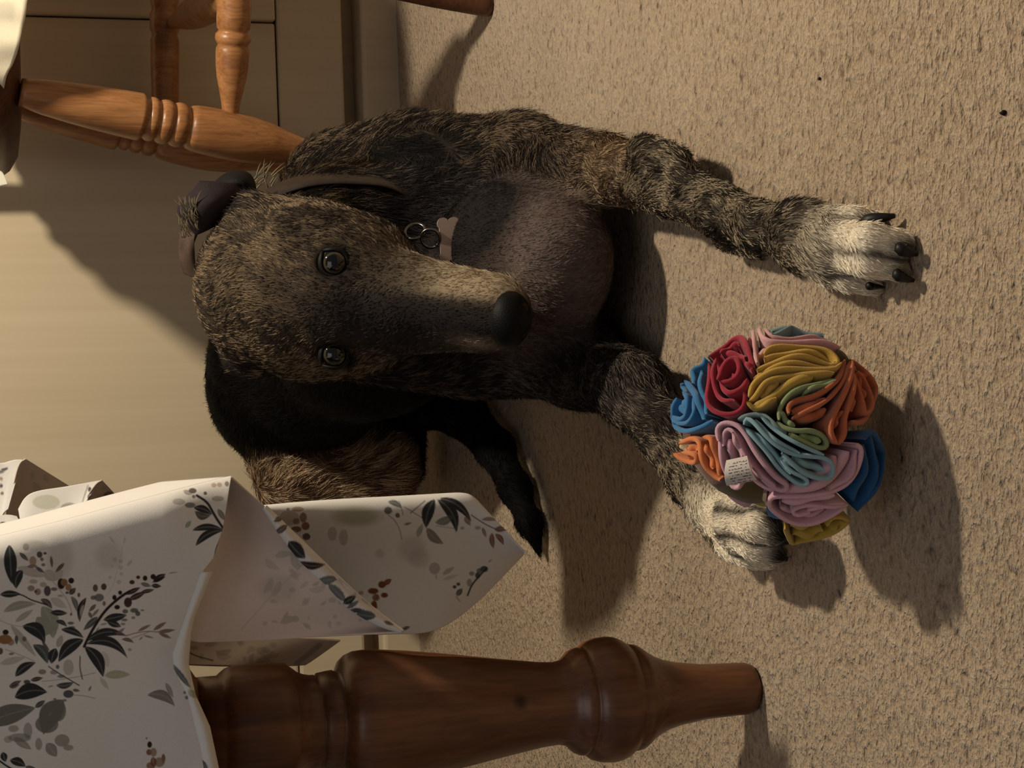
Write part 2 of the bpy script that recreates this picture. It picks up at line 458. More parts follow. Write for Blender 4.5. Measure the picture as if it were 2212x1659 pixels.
FRONT = [
    ('W', 'f', .5, 130, 1205, 40, 60), ('W', 'f', .4, 235, 1200, 40, 40),
    L1('p', .9, 40, 980, 400, 895, 48, -.08), L1('p', .8, 170, 1095, 370, 955, 32), L1('p', 1, 400, 1050, 640, 1160, 100, .25), L1('p', .95, 470, 920, 590, 1280, 90, -.1),
    L1('v', .9, 190, 490, 510, 590, 52), L1('v', .9, 500, 520, 610, 640, 60), L1('v', .8, 690, 520, 590, 640, 50), L1('v', .7, 560, 830, 740, 940, 45), L1('p', .8, 640, 1380, 690, 1240, 36),
    L1('p', .75, 120, 1130, 400, 1480, 40), L1('v', .8, 0, 1560, 280, 1490, 40), L1('v', .5, 1140, 1420, 1200, 1600, 45),
    S1('v', .9, 7, (480, 540), (620, 680), (760, 860), (800, 1010)), S1('v', .6, 5, (1360, 250), (1340, 380), (1290, 560), (1260, 680), (1190, 800)),
    B1('v', .7, 1275, 400, 26), B1('v', .7, 1340, 420, 24), B1('v', .6, 1340, 490, 26), B1('v', .6, 1345, 560, 22), B1('v', .6, 1320, 650, 26), B1('v', .55, 1220, 600, 20), B1('v', .5, 1245, 470, 16), L1('v', .7, 1410, 470, 1470, 400, 18), L1('v', .6, 1210, 140, 1280, 230, 14), L1('v', .6, 1390, 150, 1370, 240, 12),
    L1('d', 1, 105, 250, 130, 670, 72), L1('d', 1, 245, 520, 180, 725, 62, .16), L1('n', .9, 215, 330, 320, 420, 24), L1('n', .95, 390, 480, 495, 550, 20), L1('n', .9, 565, 360, 580, 500, 17), L1('b', .95, 715, 440, 610, 545, 22), L1('b', .8, 300, 480, 420, 470, 20),
    B1('t', .75, 365, 420, 42, 55), B1('n', .9, 440, 350, 34, 36), B1('n', .9, 500, 335, 22, 16), B1('b', .8, 465, 400, 22), B1('b', .8, 480, 460, 26, 18), B1('b', .6, 290, 270, 36, 40),
    B1('t', .55, 370, 645, 50, 26), B1('r', .8, 345, 720, 42, 34), B1('r', .8, 420, 760, 36, 40), B1('b', .85, 395, 755, 18), B1('n', .9, 525, 750, 40, 60), B1('b', .8, 600, 730, 40, 22), B1('t', .6, 480, 680, 40, 30), B1('r', .55, 670, 805, 36, 16),
    B1('n', 1, 680, 670, 44, 62), B1('n', 1, 790, 635, 34, 34), B1('t', 1, 712, 655, 40, 42), B1('t', .9, 760, 710, 36, 42), B1('n', .9, 745, 770, 22, 16), L1('n', .95, 770, 790, 840, 715, 30), B1('n', .85, 875, 795, 18, 28),
    L1('d', 1, 0, 790, 230, 785, 40, -.02), S1('n', 1, 9, (200, 785), (260, 800), (340, 850), (440, 880), (520, 905)), L1('n', .9, 450, 840, 580, 950, 34, -.1),
    L1('d', 1, 560, 990, 750, 1000, 34), B1('n', .8, 788, 1012, 14, 18), L1('g', .9, 790, 810, 850, 980, 30, -.1), L1('n', 1, 955, 825, 885, 1100, 36, .1), L1('v', 1, 930, 900, 895, 1040, 15, .05),
    B1('b', .9, 1058, 718, 30, 44), B1('b', .95, 1152, 704, 32, 40), B1('g', .85, 1100, 825, 55, 45), B1('g', .85, 1035, 825, 32, 26), B1('b', .8, 1155, 892, 20, 30), L1('b', .9, 1065, 900, 985, 985, 22), L1('b', .9, 985, 985, 1020, 1060, 20), L1('b', .8, 1100, 950, 1010, 1050, 16),
    L1('g', 1, 1085, 1040, 925, 1190, 36), S1('n', 1, 17, (935, 1370), (985, 1260), (1070, 1110), (1160, 980), (1250, 890), (1360, 800), (1440, 755)), L1('n', 1, 1400, 790, 1560, 710, 28),
    B1('n', 1, 1270, 825, 26, 32), B1('n', 1, 1333, 770, 24, 26), B1('n', 1, 1300, 933, 34, 27), B1('b', 1, 1420, 880, 46, 58), L1('b', 1, 1430, 850, 1620, 760, 34), L1('b', 1, 1560, 770, 1715, 735, 24),
    B1('b', 1, 1465, 653, 32, 26), B1('b', 1, 1533, 598, 24, 22), B1('n', 1, 1610, 608, 28, 32), B1('n', 1, 1700, 592, 32, 32), L1('n', 1, 1700, 640, 1840, 560, 34), L1('n', 1, 1690, 655, 1840, 590, 22), L1('g', .9, 1560, 665, 1680, 700, 24), L1('n', 1, 1680, 690, 1790, 700, 26), S1('b', .7, 3, (1870, 558), (1910, 552)),
    L1('d', 1, 1150, 1075, 1410, 1020, 48), L1('d', 1, 1190, 1090, 1345, 1150, 38), B1('g', .9, 1390, 980, 34, 26), B1('g', .9, 1490, 970, 48, 28), B1('d', .85, 1530, 1005, 30, 30), B1('g', .8, 1580, 968, 24, 12), B1('g', .7, 1480, 1050, 24, 18), B1('g', .8, 1380, 1075, 40, 18), B1('g', .7, 1365, 1120, 30, 16), L1('g', .7, 1110, 1130, 1200, 1110, 12), L1('g', .6, 1065, 1200, 1105, 1150, 12),
    L1('d', 1, 620, 1085, 745, 1150, 26, -.12), B1('g', .9, 785, 1110, 40, 18), B1('g', .9, 800, 1157, 38, 15), L1('d', 1, 680, 1180, 930, 1275, 40, -.1),
    L1('d', 1, 250, 1140, 500, 1330, 78, -.2), L1('n', .95, 460, 1290, 560, 1420, 16, .05), L1('g', 1, 370, 1350, 530, 1560, 58, -.16), L1('d', .7, 370, 1360, 520, 1560, 16, -.02), L1('d', 1, 620, 1390, 570, 1560, 55, .05), L1('d', 1, 925, 1290, 650, 1540, 72, .12), L1('d', 1, 960, 1310, 1410, 1255, 48, -.16), L1('d', 1, 960, 1340, 1415, 1500, 56, -.22), L1('d', 1, 945, 1370, 1145, 1710, 70, -.12),
    L1('b', .9, 1350, 1290, 1490, 1330, 22, -.1), S1('r', 1, 6, (1400, 1250), (1520, 1215), (1640, 1200), (1760, 1210)), S1('r', .8, 5, (1460, 1280), (1570, 1240), (1650, 1210)), L1('r', 1, 1750, 1210, 1950, 1185, 22), L1('r', 1, 1700, 1190, 1850, 1095, 22), L1('r', 1, 1530, 1200, 1680, 1125, 18), L1('r', 1, 1760, 1220, 1905, 1280, 20), L1('r', .9, 1590, 1245, 1715, 1280, 12), L1('r', .9, 1545, 1300, 1590, 1255, 10), L1('r', .9, 1290, 1240, 1390, 1160, 18), B1('b', .8, 1268, 1200, 20, 24), B1('g', .6, 1440, 1405, 22, 18),
    B1('n', 1, 62, 1210, 36, 32), B1('t', 1, 55, 1290, 80, 55), B1('t', .8, 120, 1320, 40, 40), L1('d', .95, 180, 1240, 185, 1350, 20), B1('g', .8, 270, 1285, 26, 30), B1('b', .9, 5, 1420, 30, 40), L1('n', .8, 95, 1455, 165, 1445, 14),
    S1('v', .9, 6, (0, 1080), (120, 1130), (260, 1150)), S1('m', .7, 5, (60, 1400), (220, 1460), (380, 1530)), S1('d', .9, 8, (540, 1590), (640, 1660), (760, 1730), (880, 1800)), S1('n', .9, 8, (890, 1480), (885, 1600), (915, 1730)),
    L1('d', 1, 170, 1700, 400, 1545, 50, -.1), B1('g', .9, 640, 1595, 22, 26), B1('r', .8, 470, 1650, 46, 30), B1('r', .7, 600, 1655, 46, 26), L1('b', 1, 340, 1745, 480, 1715, 26), B1('g', .8, 680, 1700, 46, 20), B1('p', .6, 760, 1600, 60, 90), S1('b', .6, 5, (470, 1755), (640, 1740), (900, 1700), (1060, 1660)),
    L1('d', .95, 100, 1815, 240, 1745, 26), L1('b', .9, 110, 1830, 220, 1790, 20), B1('g', 1, 300, 1762, 40, 26), B1('g', .9, 270, 1815, 28, 20), L1('d', .95, 625, 1800, 820, 1765, 36, .1), L1('n', .7, 530, 1820, 600, 1800, 10), L1('n', .9, 805, 1850, 890, 1860, 18), L1('b', .8, 985, 1865, 1015, 1800, 14),
    L1('d', 1, 165, 1930, 525, 1875, 88, -.12), L1('d', .95, 390, 2045, 505, 1965, 30), L1('m', 1, -160, 2220, 390, 2050, 110, -.03), B1('d', .9, 760, 1895, 60, 45), S1('g', .7, 5, (820, 1905), (940, 1915), (1060, 1945)), B1('g', .9, 610, 1952, 22, 12), B1('g', .8, 720, 1965, 24, 16),
    L1('m', 1, 700, 1960, 480, 2340, 120, .1), B1('m', .9, 650, 2080, 85, 120), B1('m', .9, 520, 2230, 130, 100), L1('o', .8, 1160, 1690, 1450, 1680, 48, -.02), L1('o', .6, 1110, 1710, 1210, 1850, 26), 
    B1('m', .6, 150, 2280, 60, 40), B1('m', .6, 310, 2300, 50, 90), B1('m', .65, 220, 2380, 130, 50), L1('m', .7, 150, 2380, 350, 2510, 44), B1('m', .65, 430, 2450, 40, 70), L1('m', .8, 520, 2440, 630, 2590, 62), B1('m', .7, 690, 2410, 85, 70), B1('m', .65, 760, 2490, 60, 34), B1('m', .5, 90, 2400, 50, 40),
    L1('d', 1, 30, 2540, 60, 2650, 40), L1('d', 1, 110, 2630, 285, 2700, 50, -.1), S1('d', 1, 12, (0, 2640), (80, 2700), (200, 2760)), L1('d', .9, 280, 2700, 420, 2740, 26),
    B1('n', 1, 1662, 2455, 28, 38), B1('b', .7, 1628, 2385, 12, 15), B1('k', .9, 1655, 2540, 32, 36), B1('t', .8, 1705, 2540, 38, 50), B1('k', .9, 1815, 2610, 24, 55), B1('t', .8, 1770, 2650, 60, 55), L1('k', .9, 1700, 2590, 1710, 2720, 34), B1('k', .8, 1670, 2690, 46, 40),
    L1('b', .75, 1640, 1905, 1940, 2030, 58, -.18), L1('b', .6, 1840, 1770, 1925, 1940, 28), L1('d', .9, 1925, 1560, 2110, 1830, 26, -.05), B1('g', .8, 2050, 1880, 18), B1('g', .8, 2075, 1935, 24),
    # sprig by the corner fold
    ('S', 'd', 1, 3.0, [(425, 1072), (447, 1085), (458, 1105), (470, 1125), (483, 1143)]), ('L', 'd', 1, 415, 1145, 483, 1145, 7.5, -.10), ('L', 'd', 1, 422, 1178, 484, 1146, 8.5, -.14), ('L', 'd', 1, 463, 1205, 484, 1146, 8, .05),
    ('L', 'd', 1, 418, 1097, 458, 1112, 8, -.1), ('L', 'd', .9, 420, 1105, 455, 1112, 8, .2), ('B', 'g', .8, 410, 1092, 12, 6), ('L', 'g', .8, 470, 1100, 486, 1125, 6, 0), ('B', 'b', .9, 416, 1062, 9, 6), ('B', 'b', .9, 443, 1067, 4, 4), ('B', 'b', .8, 418, 1074, 4, 4), ('B', 't', .6, 462, 1050, 6, 5), ('B', 't', .6, 474, 1049, 6, 5), ('L', 'm', .7, 396, 1062, 415, 1070, 5, 0), ('B', 'm', .6, 470, 1078, 14, 6), ('B', 'b', .7, 490, 1047, 5, 6), ('B', 'm', .5, 386, 1085, 14, 7), ('L', 'm', .7, 400, 1140, 412, 1124, 5, 0), ('L', 'r', .8, 438, 1256, 463, 1240, 5, 0), ('W', 'p', .5, 75, 1180, 40, 16), ('L', 'b', .7, 365, 1237, 385, 1235, 1.5, 0),
]
SIDE = [
    ('W', 'o', .75, 770, 1115, 70, 28), ('L', 'd', 1, 938, 1080, 920, 1140, 13, .10), ('L', 'd', 1, 945, 1080, 985, 1150, 12, -.16), ('L', 'd', 1, 950, 1078, 1018, 1126, 9, -.13), ('L', 'g', .8, 940, 1128, 980, 1112, 9, .1), ('L', 'm', .9, 922, 1140, 957, 1174, 10, .1), ('L', 'm', .7, 900, 1160, 913, 1130, 6, 0),
    ('S', 'b', .9, 1.4, [(1018, 1112), (1045, 1130), (1070, 1142), (1090, 1146)]), ('L', 'r', 1, 1068, 1142, 1094, 1143, 6, 0), ('L', 'k', .9, 1063, 1150, 1066, 1184, 6, .05), ('L', 'k', .9, 1070, 1152, 1088, 1176, 6, -.1), ('L', 'k', .8, 1042, 1138, 1050, 1160, 4, 0), ('L', 'k', .8, 1003, 1115, 1016, 1134, 6, 0), ('L', 'r', .9, 1040, 1122, 1072, 1126, 4, -.1), ('B', 'r', .6, 1032, 1139, 7, 4),
    ('L', 'g', .9, 838, 1085, 868, 1098, 6, -.1), ('S', 'm', .8, 1.3, [(838, 1112), (852, 1122), (862, 1140), (868, 1165)]), ('B', 'g', .9, 838, 1103, 9, 8), ('L', 'd', .9, 855, 1108, 862, 1118, 5, 0), ('S', 'd', .9, 1.3, [(886, 1108), (900, 1097), (918, 1083)]), ('L', 'b', .8, 872, 1133, 890, 1128, 3, 0), ('S', 'b', .7, 1.2, [(872, 1095), (890, 1105), (912, 1118)]), ('S', 'b', .7, 1.2, [(862, 1085), (868, 1100), (870, 1112)]),
    ('S', 'm', .7, 1.0, [(942, 1135), (960, 1138), (982, 1141)]), ('B', 'm', .6, 998, 1140, 5, 4), ('B', 'v', .8, 718, 1152, 10, 16), ('B', 'v', .8, 742, 1160, 10, 18),
    ('W', 'v', .55, 890, 1185, 40, 40), ('W', 'v', .45, 905, 1205, 30, 30), ('B', 'v', .95, 938, 1227, 12, 13), ('S', 'v', .9, 1.5, [(940, 1235), (942, 1250)]), ('L', 'v', 1, 955, 1240, 981, 1224, 5, 0), ('L', 'v', .6, 955, 1252, 990, 1240, 4, 0), ('W', 'v', .5, 820, 1195, 14, 14),
    ('S', 'd', .95, 2.2, [(1009, 1285), (1018, 1262), (1034, 1244), (1050, 1226)]), ('B', 'd', .9, 1045, 1228, 9, 7), ('B', 'd', .9, 1031, 1242, 6, 7), ('B', 'g', .85, 1036, 1232, 8, 6), ('B', 'g', .7, 1018, 1238, 6, 5), ('B', 'n', .9, 981, 1267, 4.5, 4), ('B', 'n', .9, 989, 1261, 4.5, 4), ('L', 'g', .95, 985, 1286, 998, 1270, 6, 0), ('B', 'g', .6, 1013, 1258, 6, 9), ('S', 'g', .6, 1.5, [(985, 1288), (992, 1298)]), ('L', 'g', .6, 1054, 1214, 1063, 1206, 2, 0),
    ('B', 'k', 1, 825, 1262, 9, 8), ('L', 'k', 1, 828, 1262, 846, 1250, 6, 0), ('B', 'k', 1, 806, 1276, 12, 7), ('B', 'k', .9, 812, 1290, 8, 8), ('B', 'k', 1, 830, 1285, 8, 6), ('B', 'k', 1, 808, 1308, 7, 12), ('B', 'k', .6, 780, 1280, 6, 5), ('L', 'n', .9, 867, 1360, 886, 1352, 4, 0),
    ('B', 't', .45, 625, 1118, 22, 16), ('B', 'b', .9, 600, 1122, 8, 6), ('B', 'b', .8, 605, 1136, 7, 12), ('B', 'k', .9, 640, 1142, 12, 7), ('B', 'k', .9, 660, 1135, 9, 9), ('B', 'b', .9, 662, 1158, 9, 8), ('B', 'k', .8, 655, 1117, 8, 11), ('B', 'k', .7, 640, 1125, 8, 7), ('B', 't', .7, 643, 1100, 14, 5), ('B', 'm', .8, 622, 1100, 4, 3), ('L', 'd', 1, 628, 1165, 658, 1200, 13, .05), ('L', 'v', .9, 603, 1160, 640, 1145, 9, 0), ('L', 'n', .9, 650, 1212, 700, 1218, 8, .1),
]
STRIP = [('L', 'd', 1, 625, 1168, 660, 1205, 13, .05), ('L', 'n', 1, 648, 1212, 702, 1220, 8, .1), ('L', 'g', .9, 685, 1255, 730, 1250, 9, 0), ('L', 'g', .9, 710, 1260, 750, 1300, 9, 0), ('L', 'd', 1, 742, 1302, 768, 1288, 8, 0), ('L', 'd', .9, 750, 1312, 775, 1298, 5, 0), ('L', 'n', 1, 757, 1316, 788, 1318, 5, 0), ('L', 'g', 1, 770, 1325, 812, 1332, 10, 0), ('L', 'b', .9, 592, 1125, 612, 1118, 6, 0), ('L', 'b', .9, 598, 1150, 620, 1135, 7, 0), ('L', 'n', .9, 828, 1342, 850, 1352, 3, 0)]
def rev_marks(n, x0, x1, y0, y1, seed):
    r = random.Random(seed); out = []
    for _ in range(n):
        x, y = r.uniform(x0, x1), r.uniform(y0, y1); a = r.uniform(0, 6.28); L = r.uniform(14, 44)
        if r.random() < .6: out.append(('L', 'v', r.uniform(.55, .95), x, y, x + L * math.cos(a), y + L * math.sin(a), L * .2, r.uniform(-.15, .15)))
        else: out.append(('B', 'v', r.uniform(.5, .85), x, y, r.uniform(3, 9), r.uniform(3, 8)))
    return out
CLOTH = (220, 217, 212)
m_cloth = tinted('leaf_print_cotton', 0.85, 0.12, 0.12, 1400, 0.12)
tc = empty('tablecloth', (-0.12, 1.0, 0.4), 'white cotton tablecloth with grey and brown leaf print hanging over the table', 'tablecloth')
def cloth_patch(name, Q, Y, marks, base=CLOTH, label=None, soft=1.3, n=None, m_=None):
    P = AT(Q[..., 0], Q[..., 1], Y); nn, mm_ = Q.shape[:2]
    q = Q.reshape(-1, 2)
    o = mk(name, P.reshape(-1, 3), grid_faces(nn, mm_), m_cloth, tc, True, paint(q, base, marks, soft), label, solid=0.0012)
    return o
# front drop with its rolled, lit right edge
hem_in = [(1030, 500), (1141, 481), (1204, 461), (1231, 440), (1335, 404), (1412, 378), (1444, 380), (1502, 410), (1615, 438), (1659, 446), (1850, 480), (2950, 500)]
hem_out = [(1030, 501), (1141, 483), (1204, 470), (1231, 460), (1290, 436), (1335, 418), (1367, 411), (1435, 406), (1502, 421), (1570, 452), (1659, 471), (1850, 520), (2950, 540)]
edge_r = [(-1060, 1330), (-300, 1235), (-60, 1178), (0, 1160), (130, 1128), (250, 1095), (420, 1050), (490, 1032), (500, 1030), (520, 1030)]
XT = -1040
def front_grid():
    s = np.r_[np.linspace(0, 1020 / 1545, 70)[:-1], np.linspace(1020 / 1545, 1, 330)][:, None]
    dy = np.r_[np.linspace(0, 640, 420)[:-1], np.linspace(640, 1900, 110)][None, :]
    x = XT + s * (505 - XT) + 0 * dy
    for _ in range(3):
        y = lerp(x, edge_r) + dy
        x = XT + s * (lerp(y, hem_in) - XT)
    return x, y
x, y = front_grid()
off = y - lerp(x, edge_r)                              # pixels in from the rolled edge
rr = 75.0
back = np.where(off < rr, rr - np.sqrt(np.maximum(0, 1 - ((rr - off) / rr) ** 2)) * rr, 0)
fold = 0.006 * np.sin((y - 1100) / 95.0 + 0.5 * np.sin(x / 160)) * sstep(-200, 400, x) * sstep(75, 220, off)
Yf = 0.965 + back * 0.00028 + fold + 0.00004 * np.minimum(off, 600) + 0.012 * sstep(350, 520, x) * sstep(200, 0, off)
MORE = [moved(q, dx, dy) for dx, dy in ((-560, 190), (-60, 640), (-640, 860), (-20, 1220)) for q in FRONT[:230]]
cloth_patch('front_drop', np.stack([x, y], -1), Yf, FRONT + MORE)
# the part of the drop that runs back along the table's right side
s = np.linspace(0, 1, 90)[:, None]; t = np.linspace(0, 1, 16)[None, :]
xx = XT + s * (500 - XT) + 0 * t; yy = lerp(xx, edge_r) + 0 * t
P = AT(xx, yy, 0.965 + 75 * .00028 + 0.012 * sstep(350, 520, xx))
P = P + np.stack([-0.012 * t + 0 * s, 0.22 * t + 0 * s, 0.02 * t * sstep(.2, .6, s)], -1)
mk('side_drop', P.reshape(-1, 3), grid_faces(90, 16), m_cloth, tc, True, paint(np.stack([xx, yy], -1).reshape(-1, 2), CLOTH, []), solid=0.0012)
# stitched hem of the front drop
yv = np.r_[np.linspace(1236, 1850, 240)[:-1], np.linspace(1850, 2900, 60)][:, None]; t = np.linspace(0, 1, 12)[None, :]
xa = lerp(yv, hem_in) - 4; xb = lerp(yv, hem_out)
Q = np.stack([xa + (xb - xa) * t, yv + 0 * t], -1)
Yh = 0.9625 + 0.0035 * (2 * t - 1) ** 2 + 0 * yv
cloth_patch('hem', Q, Yh, [('L', 'd', .9, 375, 1434, 411, 1487, 5, 0), ('B', 'g', .8, 400, 1495, 4, 4), ('B', 'g', .8, 404, 1506, 5, 5), ('L', 'o', .8, 408, 1490, 425, 1510, 6, 0), ('L', 'd', .9, 437, 1640, 450, 1670, 6, 0)])
# corner flap, seen from its faded inner side
diag = [(500, 1031), (540, 1073), (580, 1094), (640, 1158), (700, 1217), (770, 1285), (830, 1335), (872, 1364)]
low = [(484, 1141), (462, 1210), (430, 1270), (408, 1340), (400, 1386), (520, 1384), (640, 1379), (760, 1370), (850, 1366), (870, 1365)]
def ruled(A, B, n, m_):
    a, b = smooth_line(A, n), smooth_line(B, n); t = np.linspace(0, 1, m_)[None, :, None]
    return a[:, None] * (1 - t) + b[:, None] * t
Aq = [(496, 1031)] + diag[1:]
Q = ruled([(500, 1031), (560, 1084), (600, 1118), (660, 1178), (720, 1238), (790, 1300), (840, 1340), (871, 1364)],
          [(470, 1140), (425, 1240), (395, 1335), (398, 1388), (480, 1386), (600, 1381), (720, 1373), (870, 1365.5)], 220, 150)
tt = np.linspace(0, 1, 150)[None, :]; ss = np.linspace(0, 1, 220)[:, None]
Yfl = 0.992 + 0.010 * np.sin(np.pi * tt) * (1 - ss) + 0.006 * np.sin(ss * 7 + tt * 3) + 0.015 * ss
cloth_patch('corner_flap', Q, Yfl, rev_marks(55, 560, 830, 1190, 1370, 3) + [('W', 'v', .5, 600, 1270, 60, 40)] + [('S', 'v', .6, 1.5, [(520, 1360), (600, 1270), (660, 1215)])], (214, 200, 192), 'plain inner side of the cloth corner with the print faintly showing through', 1.6)
Q = ruled([(574, 1092), (640, 1156), (700, 1214), (770, 1282), (830, 1332), (872, 1363)], [(568, 1100), (612, 1166), (668, 1234), (740, 1306), (810, 1350), (862, 1366)], 180, 16)
tt = np.linspace(0, 1, 16)[None, :]; ss = np.linspace(0, 1, 180)[:, None]
cloth_patch('turned_hem', Q, 0.986 + 0.006 * np.abs(2 * tt - 1) ** 2 + 0.015 * ss, STRIP)
# drop on the table's right side further back
Atop = [(548, 1095), (600, 1090), (680, 1083), (760, 1078), (860, 1073), (960, 1067), (1000, 1065), (1022, 1072), (1045, 1098), (1075, 1130), (1105, 1162), (1133, 1192)]
Bbot = [(548, 1150), (600, 1230), (680, 1300), (740, 1350), (800, 1372), (860, 1369), (900, 1369), (940, 1362), (985, 1338), (1040, 1292), (1090, 1240), (1131, 1197)]
Q = ruled(Atop, Bbot, 300, 150)
t = np.linspace(0, 1, 150)[None, :]; s = np.linspace(0, 1, 300)[:, None]
wpx = np.linalg.norm(Q[:, -1] - Q[:, 0], axis=1)[:, None]
off = t * wpx; rr = 46.0
fade = sstep(1.0, 0.55, s)
back = np.where(off < rr, rr - np.sqrt(np.maximum(0, 1 - ((rr - off) / rr) ** 2)) * rr, 0) * (0.25 + 0.75 * fade)
Ys = 1.085 + back * 0.00034 + 0.008 * np.sin(s * 9) * t + 0.03 * (1 - s) * 0 + 0.036 * t
cloth_patch('side_drop', Q, Ys, SIDE)
# inner side of a fold below the corner
Q = ruled([(395, 1383), (520, 1381), (640, 1377), (735, 1383)], [(395, 1436), (520, 1440), (600, 1438), (660, 1437)], 120, 30)
t = np.linspace(0, 1, 30)[None, :]; s = np.linspace(0, 1, 120)[:, None]
cloth_patch('side_drop', Q, 1.16 + 0.01 * np.sin(s * 6 + t * 2), rev_marks(26, 410, 600, 1390, 1436, 5) + [('S', 'b', .8, 2.0, [(410, 1410), (430, 1420), (460, 1428)]), ('S', 'v', .9, 6, [(640, 1432), (690, 1392)])], (220, 208, 196), 'plain inner side of the cloth')
# ruffled far end of the cloth
def fan(A, B, Y0, Y1, marks, base=CLOTH, name='far_drop', w=0.0):
    Q = ruled(A, B, 90, 40); t = np.linspace(0, 1, 40)[None, :]; s = np.linspace(0, 1, 90)[:, None]
    cloth_patch(name, Q, Y0 + (Y1 - Y0) * t + w * np.sin(np.pi * s) + 0 * s, marks, base)
fan([(-40, 990), (0, 1003), (30, 993), (48, 993)], [(-40, 1180), (0, 1130), (6, 1110), (18, 1100)], 1.64, 1.62, [('L', 'd', .9, -4, 1022, 20, 1010, 4, 0), ('B', 'b', .9, 3, 1050, 4, 5), ('B', 'b', .8, 5, 1066, 4, 4), ('B', 't', .8, 3, 1035, 4, 4)])
fan([(14, 1110), (28, 1050), (40, 1000), (55, 991)], [(60, 1150), (90, 1120), (150, 1075), (160, 1056)], 1.63, 1.70, rev_marks(6, 30, 120, 1010, 1090, 9), (206, 190, 176))
fan([(40, 1100), (55, 1072), (80, 1060), (140, 1052), (200, 1041), (218, 1038)], [(50, 1160), (90, 1162), (130, 1155), (150, 1150), (160, 1130), (175, 1100)], 1.61, 1.59, [('B', 'n', .9, 194, 1058, 4, 6), ('B', 'n', .8, 193, 1075, 4, 5), ('B', 'b', .5, 150, 1100, 20, 14), ('B', 'o', .5, 100, 1085, 30, 16), ('S', 'm', .6, 2, [(170, 1120), (180, 1080), (190, 1050)])])
fan([(155, 1140), (175, 1095), (205, 1045), (220, 1037)], [(200, 1140), (230, 1120), (262, 1095), (270, 1090)], 1.60, 1.66, rev_marks(9, 180, 260, 1050, 1100, 4) + [('B', 'd', .7, 235, 1070, 12, 10), ('B', 'b', .7, 222, 1085, 9, 6)], (206, 190, 176))
fan([(-40, 1112), (0, 1114), (20, 1112), (36, 1116)], [(-40, 1200), (0, 1185), (40, 1170), (60, 1155)], 1.56, 1.54, [('L', 'd', .9, 0, 1130, 22, 1142, 7, 0), ('B', 'b', .7, 25, 1150, 8, 4), ('B', 'g', .8, 8, 1145, 5, 5)])
# top of the cloth, above the frame
V, f = box((tx0 - 0.004, 0.964, ztop + 0.032), (tx1 + 0.012, ty1 + 0.004, ztop + 0.0345)); mk('top_sheet', V, f, m_cloth, tc, False, np.tile(lin(CLOTH), (8, 1)))
# ------------------------------------------------------------------ cushion on the chair
m_cush = tinted('cream_floral_cotton', 0.85, 0.1, 0.15, 900, 0.15)
cush = empty('seat_cushion', (SX + 0.02, SY, 0.537), 'cream floral quilted cushion on the seat of the wooden chair', 'cushion')
def cushion():
    n, mrow = 160, 18
    th = np.linspace(0, 2 * np.pi, n, endpoint=False); ux, uy = superell(n, 1.0, 0.6)
    V = []
    prof = [(0.030, .5378), (.010, .539), (.0, .546), (-.002, .556), (.006, .566), (.02, .573), (.05, .578), (.09, .580), (.14, .579), (.185, .578)]
    for ins, z in prof:
        ru = 0.004 * np.sin(th * 34) * max(0, 1 - ins * 40) 
        V.append(np.stack([SX + 0.008 + (0.202 - ins + ru) * ux, SY - 0.004 + (0.202 - ins + ru) * uy, z + 0.002 * np.sin(th * 17 + ins * 60)], 1))
    V = np.vstack(V); f = grid_faces(len(prof), n, True).tolist(); f += [list(range(n))[::-1], [len(V) - n + i for i in range(n)]]
    nn = vnoise(V, 34, 2); c = np.tile(lin((232, 222, 196)), (len(V), 1)); a = sstep(.62, .74, nn)[:, None] * .55
    return V, f, c * (1 - a) + lin((150, 150, 138)) * a
V, f, c = cushion(); mk('cushion_pad', V, f, m_cush, cush, True, c)
# the frilled skirt that hangs over the front of the seat
sk = [(-60, 66), (-30, 62), (0, 60), (8, 57.5), (40, 54), (60, 50), (73, 47.5), (90, 43), (115, 36), (142, 27), (150, 22), (165, 15), (187, 9), (215, 3), (240, -2), (280, -14)]
yv = np.linspace(-60, 280, 120)[:, None]; t = np.linspace(0, 1, 14)[None, :]
lowx = lerp(yv, sk) + 1.0 * np.sin(yv * 0.07)
xv = -70 + (lowx + 70) * t
Q = np.stack([xv, yv + 0 * t], -1)
yy_ = 0.5 * (yv - 110) / 170.0
Ysk = 1.69 + 0.10 * np.clip((yv - 60) / 220, 0, 1) ** 2 - 0.0015 * np.sin(yv * 0.085) * t + 0.006 * (1 - t)
P = AT(Q[..., 0], Q[..., 1], Ysk).reshape(-1, 3)
nn = vnoise(P, 60, 5); c = np.tile(lin((232, 222, 196)), (len(P), 1)); a = sstep(.55, .7, nn)[:, None] * .4
mk('frill', P, grid_faces(120, 14), m_cush, cush, True, c * (1 - a) + lin((168, 166, 150)) * a, solid=0.0012)
Q = ruled([(-20, 366), (0, 368), (8, 374), (12, 388)], [(-20, 400), (-4, 404), (4, 402), (17, 398)], 24, 8)
cl = AT(Q[..., 0], Q[..., 1], 1.80 + 0 * Q[..., 0]).reshape(-1, 3)
mk('tie', cl, grid_faces(24, 8), m_cush, cush, True, np.tile(lin((236, 230, 214)), (len(cl), 1)), solid=0.001)

# ------------------------------------------------------------------ fleece ball
BPX = (1682, 945); BR = 0.0
c0 = G(*BPX, 0.07)
for _ in range(6):
    BR = 246 * mm(c0); c0 = G(*BPX, BR * 0.97)
BC = c0
FLE = {'yellow': (214, 164, 52), 'crimson': (186, 36, 58), 'blue': (44, 122, 184), 'navy': (28, 92, 158), 'orange': (216, 104, 56), 'tangerine': (240, 126, 58), 'pink': (222, 164, 180), 'rose': (226, 160, 160),
       'green': (146, 168, 104), 'sky': (138, 184, 196), 'slate': (122, 148, 150), 'teal': (52, 100, 104), 'olive': (132, 124, 84), 'mustard': (196, 158, 44), 'cream': (214, 190, 140)}
